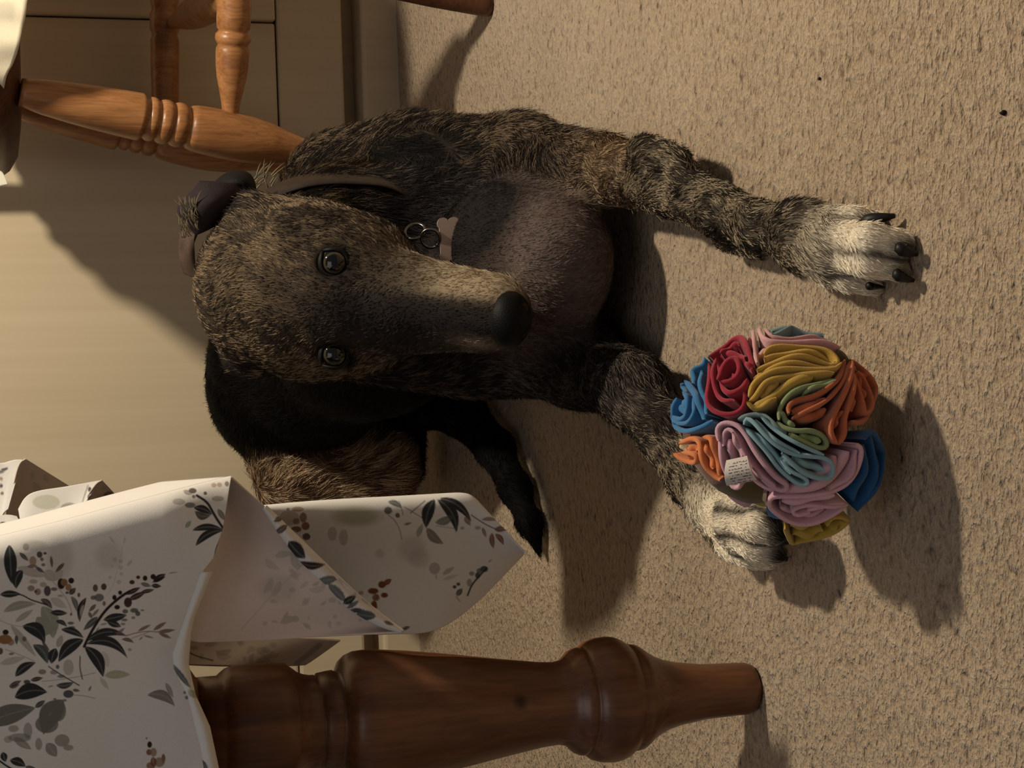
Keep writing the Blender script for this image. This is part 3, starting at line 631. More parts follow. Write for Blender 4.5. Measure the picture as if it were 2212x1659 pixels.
# (colour, half width px in crop, height above core, [points in a 2.592x enlarged view of the ball])
RB = [
 ('blue', 15, 0, [(140, 540), (148, 620), (180, 690), (235, 680), (268, 620), (272, 570), (246, 535)]), ('blue', 15, -2, [(130, 610), (140, 690), (190, 750), (260, 755), (340, 735), (400, 690)]), ('blue', 14, -1, [(150, 660), (200, 715), (270, 700), (310, 650), (290, 600), (285, 560)]), ('blue', 20, 0, [(252, 470), (280, 520), (320, 560), (340, 640), (355, 690)]), ('blue', 17, -1, [(285, 480), (290, 400), (315, 340), (352, 322)]), ('blue', 16, -2, [(330, 400), (330, 500), (350, 580), (372, 660)]), ('blue', 14, 0, [(225, 470), (245, 530), (262, 560)]), ('blue', 24, -6, [(190, 600), (215, 640), (230, 600), (205, 570)]),
 ('teal', 15, -4, [(362, 318), (385, 268), (425, 232), (455, 212)]),
 ('crimson', 15, 0, [(392, 335), (430, 290), (480, 258), (530, 228), (588, 225), (612, 300), (636, 390)]), ('crimson', 14, 0, [(384, 370), (380, 470), (374, 590), (420, 650), (500, 662), (568, 632), (592, 575), (588, 535)]), ('crimson', 15, 3, [(440, 470), (470, 405), (515, 362), (558, 352), (564, 420), (520, 480), (470, 492)]), ('crimson', 13, 1, [(430, 345), (412, 440), (420, 540), (470, 588), (540, 585)]), ('crimson', 14, 0, [(455, 320), (500, 270), (560, 262)]), ('crimson', 15, 1, [(560, 355), (600, 370), (632, 405)]), ('crimson', 16, -1, [(440, 380), (450, 500), (500, 545), (560, 520), (600, 450)]), ('crimson', 22, -6, [(480, 430), (520, 420), (530, 390)]), ('crimson', 16, -3, [(440, 310), (470, 300), (550, 300), (590, 330)]),
 ('rose', 12, -1, [(622, 150), (644, 210), (640, 290), (662, 372)]), ('rose', 13, 0, [(664, 145), (680, 215), (720, 250), (820, 240), (930, 235), (1040, 252), (1128, 285)]), ('rose', 12, -2, [(704, 150), (722, 205), (800, 208), (900, 205), (1000, 210), (1110, 262)]), ('rose', 14, -3, [(640, 320), (680, 290), (740, 280)]), ('rose', 10, -5, [(600, 170), (630, 190), (650, 260)]),
 ('slate', 13, 0, [(742, 205), (735, 165), (790, 128), (880, 118), (970, 126), (1050, 180)]), ('slate', 12, 1, [(745, 205), (820, 195), (870, 165), (910, 148), (980, 178), (1050, 195)]), ('slate', 20, -5, [(780, 165), (860, 145), (930, 135)]),
 ('yellow', 14, 0, [(700, 330), (720, 292), (790, 270), (880, 262), (980, 272), (1070, 305), (1120, 355), (1112, 385), (1060, 372)]), ('yellow', 12, 0, [(700, 352), (760, 318), (850, 300), (950, 303), (1030, 325), (1085, 365)]), ('yellow', 13, 1, [(660, 415), (710, 378), (800, 345), (900, 332), (1000, 345), (1080, 378)]), ('yellow', 13, 0, [(640, 455), (690, 415), (780, 378), (880, 365), (980, 375), (1060, 392), (1118, 392)]), ('yellow', 14, 1, [(612, 560), (630, 490), (690, 445), (790, 405), (900, 395), (1000, 400), (1100, 412), (1128, 380)]), ('yellow', 15, 0, [(615, 585), (650, 560), (690, 500), (720, 470), (800, 440), (900, 425), (1010, 428), (1090, 430)]), ('yellow', 24, -2, [(640, 610), (700, 590), (760, 540), (820, 485), (900, 450), (980, 440)]), ('yellow', 14, 1, [(608, 595), (640, 625), (700, 610), (770, 565)]), ('yellow', 18, -4, [(680, 560), (720, 510), (780, 460)]),
 ('green', 13, 0, [(785, 690), (785, 620), (840, 545), (920, 505), (1010, 480), (1092, 462)]), ('green', 11, 1, [(925, 540), (960, 512), (1020, 500), (1095, 475)]), ('green', 14, -1, [(770, 700), (810, 735), (880, 755), (960, 748), (1030, 770), (1072, 815), (1060, 855), (1000, 850), (900, 800), (840, 770)]), ('green', 24, -4, [(900, 780), (980, 800), (1030, 815)]), ('green', 16, -3, [(800, 640), (830, 700), (880, 725)]),
 ('orange', 14, 0, [(840, 655), (838, 605), (890, 568), (980, 556), (1070, 510), (1130, 450), (1160, 380), (1165, 345)]), ('orange', 26, -4, [(860, 640), (920, 620), (1000, 600), (1060, 560)]), ('orange', 26, -6, [(880, 670), (960, 670), (1030, 650), (1060, 620)]), ('orange', 12, 0, [(860, 680), (940, 640), (1030, 600), (1100, 545), (1160, 460), (1180, 370)]), ('orange', 14, 2, [(1108, 825), (1068, 770), (1072, 700), (1120, 620), (1160, 540), (1185, 440), (1190, 370)]), ('orange', 13, 2, [(1112, 828), (1150, 775), (1155, 700), (1180, 610), (1200, 510), (1200, 420)]), ('orange', 14, 0, [(1190, 700), (1250, 712), (1300, 670), (1332, 580), (1338, 480), (1310, 420), (1250, 365), (1195, 345)]), ('orange', 13, 1, [(1220, 420), (1262, 440), (1300, 510), (1312, 590), (1290, 650), (1258, 660), (1258, 590), (1240, 500), (1215, 440)]), ('orange', 24, -3, [(1210, 640), (1210, 560), (1225, 500)]), ('orange', 16, -3, [(1100, 740), (1120, 690), (1150, 640)]), ('orange', 20, -4, [(1285, 560), (1280, 500), (1250, 440)]), ('orange', 16, -3, [(1200, 380), (1240, 395), (1300, 450)]),
 ('navy', 15, 0, [(1262, 800), (1300, 745), (1345, 785), (1390, 860), (1410, 960), (1390, 1070), (1340, 1170), (1270, 1250)]), ('navy', 13, -1, [(1300, 765), (1335, 850), (1345, 960), (1320, 1080), (1250, 1200)]), ('navy', 26, -3, [(1280, 830), (1295, 930), (1275, 1040), (1215, 1160)]), ('navy', 22, -4, [(1365, 900), (1370, 1000), (1330, 1120), (1260, 1230)]), ('navy', 16, -5, [(1400, 920), (1402, 1000), (1370, 1110)]),
 ('sky', 13, 1, [(590, 720), (600, 682), (640, 700), (690, 760), (760, 830), (850, 885), (950, 900), (1050, 905), (1098, 950), (1080, 1025), (1000, 1020), (920, 990), (850, 930), (800, 880)]), ('sky', 12, 0, [(600, 740), (660, 810), (720, 880), (770, 960), (850, 1030), (920, 1065), (952, 1045), (930, 1015), (850, 985), (790, 910)]), ('sky', 12, 1, [(680, 665), (740, 730), (830, 795), (940, 850), (1040, 890)]), ('sky', 12, 0, [(650, 690), (720, 770), (800, 830), (900, 880)]), ('sky', 22, -5, [(860, 910), (930, 950), (1000, 970), (1050, 985)]), ('sky', 14, -3, [(640, 760), (720, 840), (780, 920), (850, 1000)]), ('sky', 12, -1, [(800, 905), (880, 965), (960, 1000)]), ('slate', 14, -2, [(552, 690), (600, 662), (680, 650), (735, 690), (770, 730), (830, 770)]),
 ('pink', 14, 1, [(450, 810), (432, 740), (470, 702), (540, 715), (590, 770), (640, 860), (700, 940), (770, 1020), (840, 1060), (815, 1098), (740, 1075), (680, 1020)]), ('pink', 12, 0, [(470, 840), (462, 765), (495, 735), (535, 775), (565, 850), (610, 920), (680, 1000), (740, 1050), (770, 1075), (740, 1100), (660, 1055), (620, 1000)]), ('pink', 12, 1, [(520, 760), (545, 830), (580, 895)]), ('pink', 13, 0, [(442, 800), (460, 900), (478, 1000), (510, 1075), (560, 1080), (572, 1040)]), ('pink', 20, -4, [(490, 800), (500, 880), (520, 960), (545, 1030)]), ('pink', 16, -3, [(560, 880), (620, 960), (700, 1040)]),
 ('tangerine', 14, 0, [(198, 880), (230, 925), (300, 945), (330, 905), (300, 880), (225, 878)]), ('tangerine', 16, 0, [(222, 825), (285, 790), (330, 820), (345, 890), (370, 970), (420, 1025), (448, 1035)]), ('tangerine', 20, -3, [(240, 855), (290, 850), (310, 870)]), ('tangerine', 16, 0, [(345, 790), (400, 790), (415, 850), (430, 930), (452, 1000)]), ('tangerine', 16, -2, [(360, 830), (380, 900), (410, 970)]), ('tangerine', 20, -5, [(250, 900), (300, 915)]),
 ('pink', 14, 0, [(1205, 825), (1245, 840), (1250, 900), (1215, 1010), (1150, 1080), (1040, 1120), (900, 1138), (790, 1130), (735, 1135), (722, 1180), (770, 1225), (850, 1270), (940, 1285), (1050, 1250), (1165, 1182), (1160, 1165), (1070, 1180), (940, 1215)]), ('pink', 34, -2, [(1180, 870), (1160, 950), (1090, 1030), (1000, 1070), (890, 1095), (800, 1100)]), ('pink', 12, 1, [(1222, 860), (1215, 950), (1160, 1040), (1060, 1090)]), ('pink', 30, -3, [(1120, 900), (1080, 980), (1000, 1040)]), ('pink', 20, -2, [(800, 1160), (900, 1165), (1000, 1150), (1100, 1120)]), ('pink', 12, 0, [(1170, 1170), (1050, 1185), (930, 1185), (850, 1200), (880, 1230), (960, 1215)]), ('pink', 18, -4, [(790, 1190), (860, 1240), (950, 1250), (1050, 1220)]),
 ('mustard', 14, 0, [(815, 1300), (835, 1350), (862, 1415), (960, 1425), (1060, 1385), (1140, 1325), (1205, 1280), (1150, 1245), (1090, 1255), (1060, 1300)]), ('mustard', 28, -2, [(860, 1350), (950, 1365), (1040, 1330)]), ('mustard', 22, -3, [(850, 1310), (930, 1315), (1020, 1290)]), ('mustard', 16, -1, [(1080, 1320), (1130, 1290), (1170, 1275)]), ('mustard', 16, -3, [(900, 1400), (1000, 1385), (1080, 1345)]),
 ('olive', 14, -3, [(1120, 290), (1190, 320), (1260, 375), (1320, 430)]), ('olive', 12, -5, [(1180, 290), (1250, 340), (1310, 400)]), ('cream', 12, -5, [(190, 800), (205, 840), (230, 880)]), ('cream', 12, -4, [(700, 1125), (700, 1160), (715, 1190)]), ('mustard', 8, -5, [(742, 118), (775, 116)]), ('tangerine', 10, -6, [(470, 215), (520, 198), (545, 195)]), ('rose', 9, -6, [(560, 190), (605, 168)]),
]
ball = empty('snuffle_ball', (BC[0], BC[1], 0), 'round pet ball of folded rainbow fleece strips lying on the carpet', 'ball')
m_fleece = tinted('fleece', 0.95, 0.04, 0.30, 1500, 0.35, 0.25)
def ball_pt(px, py, R):
    d = rays(px, py); d = d / np.linalg.norm(d, axis=-1, keepdims=True)
    oc = CAM - BC; b = d @ oc; disc = b * b - (oc @ oc - R * R)
    lim = np.sqrt(np.maximum(disc, 0)); t = -b - lim
    P = CAM + d * t[..., None]
    n = P - BC; return BC + n / np.linalg.norm(n, axis=-1, keepdims=True) * R
s_b = mm(BC)
FLE = {k: tuple(np.array(v) * .74 + .26 * (np.dot(v, (.3, .5, .2)) * .9)) for k, v in FLE.items()}
groups, core_s, core_c = {}, [], []
for ci, (cn, hw, up, pts) in enumerate(RB):
    p = smooth_line(pts, max(10, int(len(pts) * 4)))
    px, py = 1380 + p[:, 0] * .3858, 640 + p[:, 1] * .3858
    # bring paths that lie at the very rim inside the sphere's outline
    dx, dy = px - BPX[0], py - BPX[1]; rr_ = np.hypot(dx, dy); k = np.where(rr_ > 238, 238 / np.maximum(rr_, 1), 1); px, py = BPX[0] + dx * k, BPX[1] + dy * k
    S = ball_pt(px, py, BR); N = (S - BC) / BR
    T = np.gradient(S, axis=0); T /= np.linalg.norm(T, axis=1)[:, None] + 1e-9
    B = np.cross(T, N); h = hw * .3858 * s_b * 0.92
    top_ = BR * (1.0 + 0.010 * up) + 0.0012 * np.sin(np.linspace(0, 9, len(S)) + ci)
    depth = 0.024
    prof = [(-.75, -depth), (-1.0, -h * 1.3), (-.98, -h * .75), (-.80, -h * .30), (-.42, -h * .05), (0, 0), (.42, -h * .05), (.80, -h * .30), (.98, -h * .75), (1.0, -h * 1.3), (.75, -depth)]
    rows = []
    n_ = len(S)
    endk = np.ones(n_); endk[0] = .45; endk[-1] = .45; endk[1] = .85; endk[-2] = .85
    for a_, dz in prof:
        rows.append(BC + N * (top_ + dz)[:, None] + B * (a_ * h * endk)[:, None])
    Vv = np.stack(rows, 1).reshape(-1, 3); ff = grid_faces(n_, len(prof)).tolist()
    k_ = len(prof); ff += [list(range(k_)), [len(Vv) - k_ + i for i in range(k_)][::-1]]
    cc = np.tile(lin(FLE[cn]), (len(Vv), 1)) * (0.92 + 0.16 * rng.random())
    groups.setdefault(cn, []).append((Vv, ff, cc))
    core_s.append(N); core_c.append(np.tile(lin(FLE[cn]), (n_, 1)))
for cn, L in groups.items():
    for V, f, c in L:
        mk('fleece_fold', V, f, m_fleece, ball, True, c)
# soft core tinted by the nearest strip, darkened in colour for shade between folds
nu, nv = 48, 96
th = np.linspace(0.02, np.pi - 0.02, nu)[:, None]; ph = np.linspace(0, 2 * np.pi, nv, endpoint=False)[None, :]
Nn = np.stack([np.sin(th) * np.cos(ph), np.sin(th) * np.sin(ph), np.cos(th) + 0 * ph], -1).reshape(-1, 3)
CS, CC = np.vstack(core_s), np.vstack(core_c)
idx = np.argmax(Nn @ CS.T, 1)
BC2 = BC + .0 * BC
V = BC + np.array([.010, .008, .006]) + Nn * (BR * (0.70 + 0.05 * vnoise(Nn + 5, 4, 3)))[:, None]
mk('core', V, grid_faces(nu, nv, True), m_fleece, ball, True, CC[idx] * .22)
# folds on the far half, which the photograph does not show
vw_b = (CAM - BC) / np.linalg.norm(CAM - BC); paw_dir = G(1600, 1140, .04) - BC; paw_dir /= np.linalg.norm(paw_dir)
done = []; k = 0
for _ in range(900):
    d = rng.normal(size=3); d /= np.linalg.norm(d)
    near = (CS @ d).max(); fr_v = d @ vw_b; by_paw = d @ paw_dir > .45
    if fr_v > (-.12 if by_paw else -.5) or d[2] < -.75 or near > math.cos(.20) or any(d @ q > math.cos(.36) for q in done): continue
    done.append(d); k += 1; R_k = BR * (.72 if by_paw else .97)
    x_, y_, z_, _ = frame(np.zeros(3), d); cn = list(FLE)[k % len(FLE)]
    a = np.linspace(0, 5.6, 26); r = np.linspace(.07, .24, 26)
    N = d + np.cos(a)[:, None] * r[:, None] * x_ + np.sin(a)[:, None] * r[:, None] * y_; N /= np.linalg.norm(N, axis=1)[:, None]
    T = np.gradient(N, axis=0); T /= np.linalg.norm(T, axis=1)[:, None]; B = np.cross(T, N); h = .0045
    V = np.stack([BC + N * (R_k + dz) + B * a_ * h for a_, dz in ((-.75, -.022), (-1, -.006), (-.7, -.001), (0, 0), (.7, -.001), (1, -.006), (.75, -.022))], 1).reshape(-1, 3)
    mk('fleece_fold', V, grid_faces(26, 7), m_fleece, ball, True, np.tile(lin(FLE[cn]), (len(V), 1)))
# sewn-in white care label
m_tag = tinted('woven_label', 0.7, 0.2, 0.05, 800, 0.05)
cq = np.array([[(508, 912), (618, 888)], [(512, 1042), (668, 1012)]], float)
u = np.linspace(0, 1, 90)[:, None, None]; v = np.linspace(0, 1, 60)[None, :, None]
Q = cq[0, 0] * (1 - u) * (1 - v) + cq[0, 1] * (1 - u) * v + cq[1, 0] * u * (1 - v) + cq[1, 1] * u * v
Pt = ball_pt(1380 + Q[..., 0] * .3858, 640 + Q[..., 1] * .3858, BR)
Nt = Pt - BC; Nt /= np.linalg.norm(Nt, axis=-1, keepdims=True)
Pt = Pt + Nt * (0.004 + 0.003 * np.sin(u * 3.0))
uu, vv = np.broadcast_to(u[..., 0], (90, 60)), np.broadcast_to(v[..., 0], (90, 60))
c = np.tile(lin((206, 196, 186)), (90, 60, 1))
row = np.floor(uu * 9); inrow = (np.mod(uu * 9, 1) > .3) & (np.mod(uu * 9, 1) < .72) & (vv > .16) & (vv < .94) & (row > 0)
txt = inrow & (_hash((row * 31).astype(np.int64), np.floor(vv * 22).astype(np.int64), np.floor(uu * 28).astype(np.int64), 5) > .42)
c[txt] = lin((96, 84, 78))
mk('care_label', Pt.reshape(-1, 3), grid_faces(90, 60), m_tag, ball, True, c.reshape(-1, 3), 'white sewn-in label with rows of small grey print', solid=0.0006)
# ------------------------------------------------------------------ the dog: one continuous skin from a field of rounded cones
TOES = []
PR = []                                               # (A, B, ra, rb, blend, region, flow, flatten)
def PX(x, y, Y, r):
    P = AT(x, y, Y); return P, r * mm(P)
def PG(x, y, z, r):
    P = G(x, y, z); return P, r * mm(P)
def cone(p, q, k, reg, flow=None, flat=None):
    (a, ra), (b, rb) = p, q
    PR.append((a, b, ra, rb, k, reg, np.asarray(flow, float) if flow is not None else (b - a), flat))
def chain(L, k, reg, flow=None):
    for p, q in zip(L[:-1], L[1:]): cone(p, q, k, reg, flow)
down = AT(1200, 520, 1.4) - AT(900, 520, 1.5)
back = AT(640, 930, 1.97) - AT(980, 500, 1.50)
# trunk
chain([PX(985, 505, 1.52, 222), PX(800, 690, 1.74, 196), PX(680, 790, 1.90, 160), PX(628, 840, 1.98, 160), PX(650, 890, 2.03, 125)], .03, 'torso', back)
cone(PX(570, 770, 1.93, 115), PX(610, 900, 2.03, 100), .03, 'torso', back)
# breast and throat
cone(PX(1110, 545, 1.37, 160), PX(1205, 545, 1.30, 118), .03, 'chest', down)
cone(PX(1140, 650, 1.40, 120), PX(1205, 625, 1.32, 95), .03, 'chest', down)
cone(PX(740, 555, 1.475, 158), PX(990, 545, 1.47, 175), .03, 'throat', down)
cone(PX(770, 690, 1.44, 128), PX(1010, 722, 1.46, 136), .03, 'throat', down)
# neck
cone(PX(770, 470, 1.62, 150), PX(720, 540, 1.48, 158), .03, 'neck', AT(1000, 380, 1.55) - AT(700, 540, 1.5))
cone(PX(720, 540, 1.48, 158), PX(600, 600, 1.41, 140), .02, 'neck', AT(1000, 380, 1.55) - AT(700, 540, 1.5))
# right shoulder and arm
sh_flow = AT(1200, 330, 1.42) - AT(760, 420, 1.6)
cone(PX(745, 412, 1.64, 130), PX(890, 378, 1.57, 118), .03, 'shoulder', sh_flow)
cone(PX(890, 378, 1.57, 118), PX(1120, 358, 1.44, 100), .03, 'shoulder', sh_flow)
cone(PX(1120, 358, 1.44, 100), PG(1305, 366, .036, 72), .025, 'shoulder', AT(1300, 470, 1.4) - AT(1150, 300, 1.44))
RL = [PG(1305, 366, .036, 70), PG(1450, 402, .033, 60), PG(1560, 458, .029, 52), PG(1645, 489, .027, 48), PG(1725, 507, .026, 50), PG(1800, 528, .024, 56)]
chain(RL, .012, 'leg'); cone(PG(1395, 330, .045, 42), PG(1470, 340, .036, 24), .012, 'leg')
cone(PG(1560, 525, .018, 18), PG(1640, 540, .016, 22), .012, 'leg')
cone(PG(1720, 480, .022, 46), PG(1810, 500, .020, 46), .012, 'leg'); cone(PG(1730, 545, .020, 44), PG(1810, 565, .018, 44), .012, 'leg')
cone(PG(1735, 512, .028, 58), PG(1796, 532, .027, 58), .012, 'leg')
def toe(x0, y0, r0, x1, y1, r1, x2, y2, r2, z=.026, reg='paw'):
    TOES.append((len(PR), len(PR) + 1))
    cone(PG(x0, y0, z, r0), PG(x1, y1, z * .92, r1), .004, reg); cone(PG(x1, y1, z * .92, r1), PG(x2, y2, r2 * mm(G(x2, y2, .012)) * .9, r2), .003, reg)
toe(1800, 478, 30, 1845, 472, 27, 1893, 474, 20, .020)
toe(1805, 512, 34, 1880, 516, 37, 1950, 528, 30, .027)
toe(1805, 553, 32, 1880, 566, 34, 1944, 584, 26, .026)
toe(1785, 590, 30, 1835, 604, 29, 1890, 622, 21, .020)
# left arm and leg
LL = [PX(1085, 735, 1.50, 118), PX(1260, 780, 1.385, 88), PG(1370, 845, .042, 70), PG(1440, 940, .038, 56), PG(1495, 1035, .040, 50), PG(1545, 1095, .044, 52), PG(1590, 1130, .047, 58)]
chain(LL[:3], .03, 'arm_left'); chain(LL[2:4], .02, 'arm_left'); chain(LL[3:6], .012, 'leg'); chain(LL[5:], .012, 'paw')
def toe2(x0, y0, r0, x1, y1, r1, x2, y2, r2, z, zt):
    TOES.append((len(PR), len(PR) + 1))
    cone(PG(x0, y0, z, r0), PG(x1, y1, z, r1), .004, 'paw'); cone(PG(x1, y1, z, r1), PG(x2, y2, zt, r2), .003, 'paw')
toe2(1588, 1092, 30, 1628, 1094, 28, 1662, 1108, 21, .050, .044)
toe2(1590, 1122, 36, 1640, 1134, 37, 1674, 1148, 30, .050, .042)
toe2(1585, 1155, 36, 1635, 1174, 36, 1674, 1192, 28, .046, .036)
toe2(1570, 1178, 30, 1615, 1200, 26, 1652, 1216, 19, .038, .028)
cone(PG(1500, 1095, .026, 24), PG(1570, 1170, .026, 32), .012, 'leg')
# haunch, hind foot and tail
cone(PX(655, 1005, 1.97, 112), PX(815, 1005, 1.95, 84), .02, 'haunch', AT(820, 960, 2.0) - AT(560, 1060, 2.0))
cone(PX(650, 1050, 1.98, 70), PX(815, 1040, 1.97, 70), .02, 'haunch', AT(820, 960, 2.0) - AT(560, 1060, 2.0))
cone(PX(860, 920, 2.0, 60), PX(870, 1010, 2.02, 46), .02, 'torso', back)
TL = [PX(830, 880, 1.99, 70), PG(915, 862, .055, 58), PG(1000, 893, .034, 46), PG(1068, 968, .027, 36), PG(1112, 1055, .022, 29), PG(1143, 1130, .017, 21), PG(1164, 1190, .010, 9)]
chain(TL, .015, 'tail')
# ---- head, in its own frame
HO, HN = AT(408, 638, 1.375), AT(1066, 712, 1.205)
ax = HN - HO; HL = np.linalg.norm(ax); ax /= HL
vw = (HO + HN) / 2 - CAM; vw /= np.linalg.norm(vw)
dz = -vw - ax * (-vw @ ax); dz /= np.linalg.norm(dz)
def rot(v, k, a): return v * math.cos(a) + np.cross(k, v) * math.sin(a) + k * (k @ v) * (1 - math.cos(a))
lt = np.cross(ax, dz)
if lt[0] < 0: lt = -lt                                # lt: the dog's right, the viewer's right
YAW = math.radians(13)
dorsal = dz * math.cos(YAW) - lt * math.sin(YAW); right = lt * math.cos(YAW) + dz * math.sin(YAW)
def HP(u, l, d): return HO + ax * (u * HL) + right * l + dorsal * (d - 0.012)
def hc(u0, l0, d0, r0, u1, l1, d1, r1, k, reg, flow=None, flat=None):
    cone((HP(u0, l0, d0), r0), (HP(u1, l1, d1), r1), k, reg, -ax if flow is None else flow, flat)
hc(.16, 0, -.055, .060, .40, 0, -.050, .056, .02, 'head', None, (right, .86))
hc(.10, 0, -.040, .044, .25, 0, -.038, .050, .02, 'head', None, (right, .80))
hc(.30, .026, -.058, .046, .46, .022, -.058, .040, .02, 'cheek'); hc(.30, -.026, -.058, .046, .46, -.022, -.058, .040, .02, 'cheek')
hc(.40, .034, -.030, .022, .45, .030, -.032, .018, .012, 'head'); hc(.40, -.034, -.030, .022, .45, -.030, -.032, .018, .012, 'head')
hc(.42, 0, -.038, .044, .62, 0, -.040, .033, .02, 'bridge')
hc(.62, 0, -.040, .033, .955, 0, -.034, .0235, .015, 'bridge')
hc(.60, .010, -.050, .028, .92, .010, -.045, .021, .012, 'lip_right'); hc(.55, -.012, -.050, .030, .92, -.009, -.045, .020, .012, 'lip_left')
hc(.42, 0, -.085, .036, .88, 0, -.066, .016, .012, 'jaw')
hc(.20, 0, -.085, .060, .42, 0, -.085, .042, .03, 'throat')
EYES = [HP(.452, .0345, -.0095), HP(.452, -.0400, -.0095)]
# ears folded back against the neck
for sgn in (1, -1):
    hc(.10, sgn * .052, -.050, .024, .02, sgn * .062, -.060, .018, .015, 'ear')

def dist(P, pr):
    a, b, ra, rb, k, reg, flow, flat = pr
    if flat is not None:
        n, s = flat; c = 0.5 * (a + b); P = P - ((P - c) @ n)[..., None] * n * (1 - s)
    ba = b - a; L2 = ba @ ba; pa = P - a
    t = np.clip((pa @ ba) / L2, 0, 1)
    return np.linalg.norm(pa - t[..., None] * ba, axis=-1) - (ra + (rb - ra) * t)
def field_mesh(prs, cell, eyes):
    lo = np.min([np.minimum(p[0] - p[2], p[1] - p[3]) for p in prs], 0) - 0.04
    hi = np.max([np.maximum(p[0] + p[2], p[1] + p[3]) for p in prs], 0) + 0.04
    lo[2] = max(lo[2], -0.012)
    n = np.ceil((hi - lo) / cell).astype(int) + 1
    Fd = np.full(n, 0.05, np.float32)
    for p in prs:
        a, b, ra, rb, k = p[:5]; mgn = 0.02 + k
        r = max(ra, rb) * (1.3 if p[7] is not None else 1)
        l = np.maximum(np.floor((np.minimum(a, b) - r - mgn - lo) / cell).astype(int), 0); h = np.minimum(np.ceil((np.maximum(a, b) + r + mgn - lo) / cell).astype(int) + 1, n)
        X, Y, Z = np.meshgrid(*[lo[i] + cell * np.arange(l[i], h[i]) for i in range(3)], indexing='ij')
        d = dist(np.stack([X, Y, Z], -1), p).astype(np.float32)
        S = Fd[l[0]:h[0], l[1]:h[1], l[2]:h[2]]
        hh = np.clip(0.5 + 0.5 * (S - d) / k, 0, 1)
        S[...] = np.minimum(S, d) * 0 + (S * (1 - hh) + d * hh - k * hh * (1 - hh))
    for e in eyes:                                    # sockets
        l = np.floor((e - .04 - lo) / cell).astype(int); h = l + int(.08 / cell)
        X, Y, Z = np.meshgrid(*[lo[i] + cell * np.arange(l[i], h[i]) for i in range(3)], indexing='ij')
        d = .0105 - np.linalg.norm(np.stack([X, Y, Z], -1) - (e + dorsal * .0035), axis=-1)
        S = Fd[l[0]:h[0], l[1]:h[1], l[2]:h[2]]; k = .006
        hh = np.clip(0.5 - 0.5 * (S - d) / k, 0, 1); S[...] = S * (1 - hh) + d * hh + k * hh * (1 - hh)
    # surface nets
    inside = Fd < 0
    c = np.zeros(n - 1, np.int8)
    for i in (0, 1):
        for j in (0, 1):
            for k in (0, 1): c += inside[i:n[0] - 1 + i, j:n[1] - 1 + j, k:n[2] - 1 + k]
    act = (c > 0) & (c < 8); idx = np.full(n - 1, -1, np.int32); I = np.argwhere(act); idx[act] = np.arange(len(I))
    acc = np.zeros((len(I), 3)); cnt = np.zeros(len(I))
    cor = [(i, j, k) for i in (0, 1) for j in (0, 1) for k in (0, 1)]
    vals = {q: Fd[I[:, 0] + q[0], I[:, 1] + q[1], I[:, 2] + q[2]].astype(float) for q in cor}
    for q in cor:
        for ax_ in range(3):
            if q[ax_] == 0:
                r = list(q); r[ax_] = 1; r = tuple(r); va, vb = vals[q], vals[r]; s = (va < 0) != (vb < 0)
                t = np.where(s, va / np.where(s, va - vb, 1), 0); off = np.tile(np.array(q, float), (len(I), 1)); off[:, ax_] += t
                acc += off * s[:, None]; cnt += s
    V = lo + (I + acc / cnt[:, None]) * cell
    faces = []
    for ax_ in range(3):
        o1, o2 = [(1, 2), (2, 0), (0, 1)][ax_]
        sl0 = [slice(1, -1)] * 3; 
        A = inside; m_ = list(n); 
        s0 = [slice(1, m_[i] - 1) for i in range(3)]; s1 = list(s0); s0[ax_] = slice(0, m_[ax_] - 1); s1[ax_] = slice(1, m_[ax_])
        a_, b_ = A[tuple(s0)], A[tuple(s1)]
        E = np.argwhere(a_ != b_)
        if len(E) == 0: continue
        sg = a_[tuple(E.T)]
        base = E + np.array([0 if i == ax_ else 1 for i in range(3)])
        def cell_(d1, d2):
            q = base.copy(); q[:, o1] -= d1; q[:, o2] -= d2; return idx[tuple(q.T)]
        f = np.stack([cell_(1, 1), cell_(0, 1), cell_(0, 0), cell_(1, 0)], 1)
        f[~sg] = f[~sg][:, ::-1]
        faces.append(f)
    faces = np.vstack(faces); faces = faces[(faces >= 0).all(1)]
    # one gentle smoothing pass
    for _ in range(2):
        S = np.zeros_like(V); C_ = np.zeros(len(V))
        for i in range(4):
            np.add.at(S, faces[:, i], V[faces[:, (i + 1) % 4]]); np.add.at(C_, faces[:, i], 1)
            np.add.at(S, faces[:, i], V[faces[:, (i - 1) % 4]]); np.add.at(C_, faces[:, i], 1)
        V = V * .5 + .5 * S / np.maximum(C_, 1)[:, None]
    V[:, 2] = np.maximum(V[:, 2], 0.0012)
    return V, faces
DV, DF = field_mesh(PR, 0.0034, EYES)
# which part of the body each point belongs to, and which way its coat lies
REG = sorted({p[5] for p in PR})
PAL = {  # undercoat, tips, share of light hairs
 'torso': ((10, 9, 8), (30, 25, 21), .08), 'haunch': ((98, 74, 56), (214, 188, 154), .42), 'tail': ((9, 8, 8), (20, 17, 16), .1),
 'shoulder': ((30, 24, 20), (114, 97, 78), .40), 'neck': ((27, 22, 19), (104, 86, 66), .34), 'throat': ((38, 33, 31), (104, 92, 84), .34),
 'chest': ((90, 76, 71), (118, 104, 97), .45), 'leg': ((32, 28, 25), (150, 135, 112), .42), 'paw': ((206, 192, 168), (240, 230, 208), .75), 'arm_left': ((38, 33, 31), (112, 100, 90), .38),
 'head': ((38, 31, 26), (134, 114, 88), .44), 'cheek': ((42, 34, 28), (134, 115, 92), .42), 'bridge': ((30, 27, 26), (66, 58, 53), .22), 'lip_right': ((120, 102, 82), (190, 172, 146), .6), 'lip_left': ((50, 44, 42), (120, 110, 104), .35),  # lip_right paler than lip_left: its lit side is put into the colour
 'jaw': ((60, 52, 48), (130, 116, 106), .4), 'ear': ((34, 27, 27), (120, 106, 84), .25)}
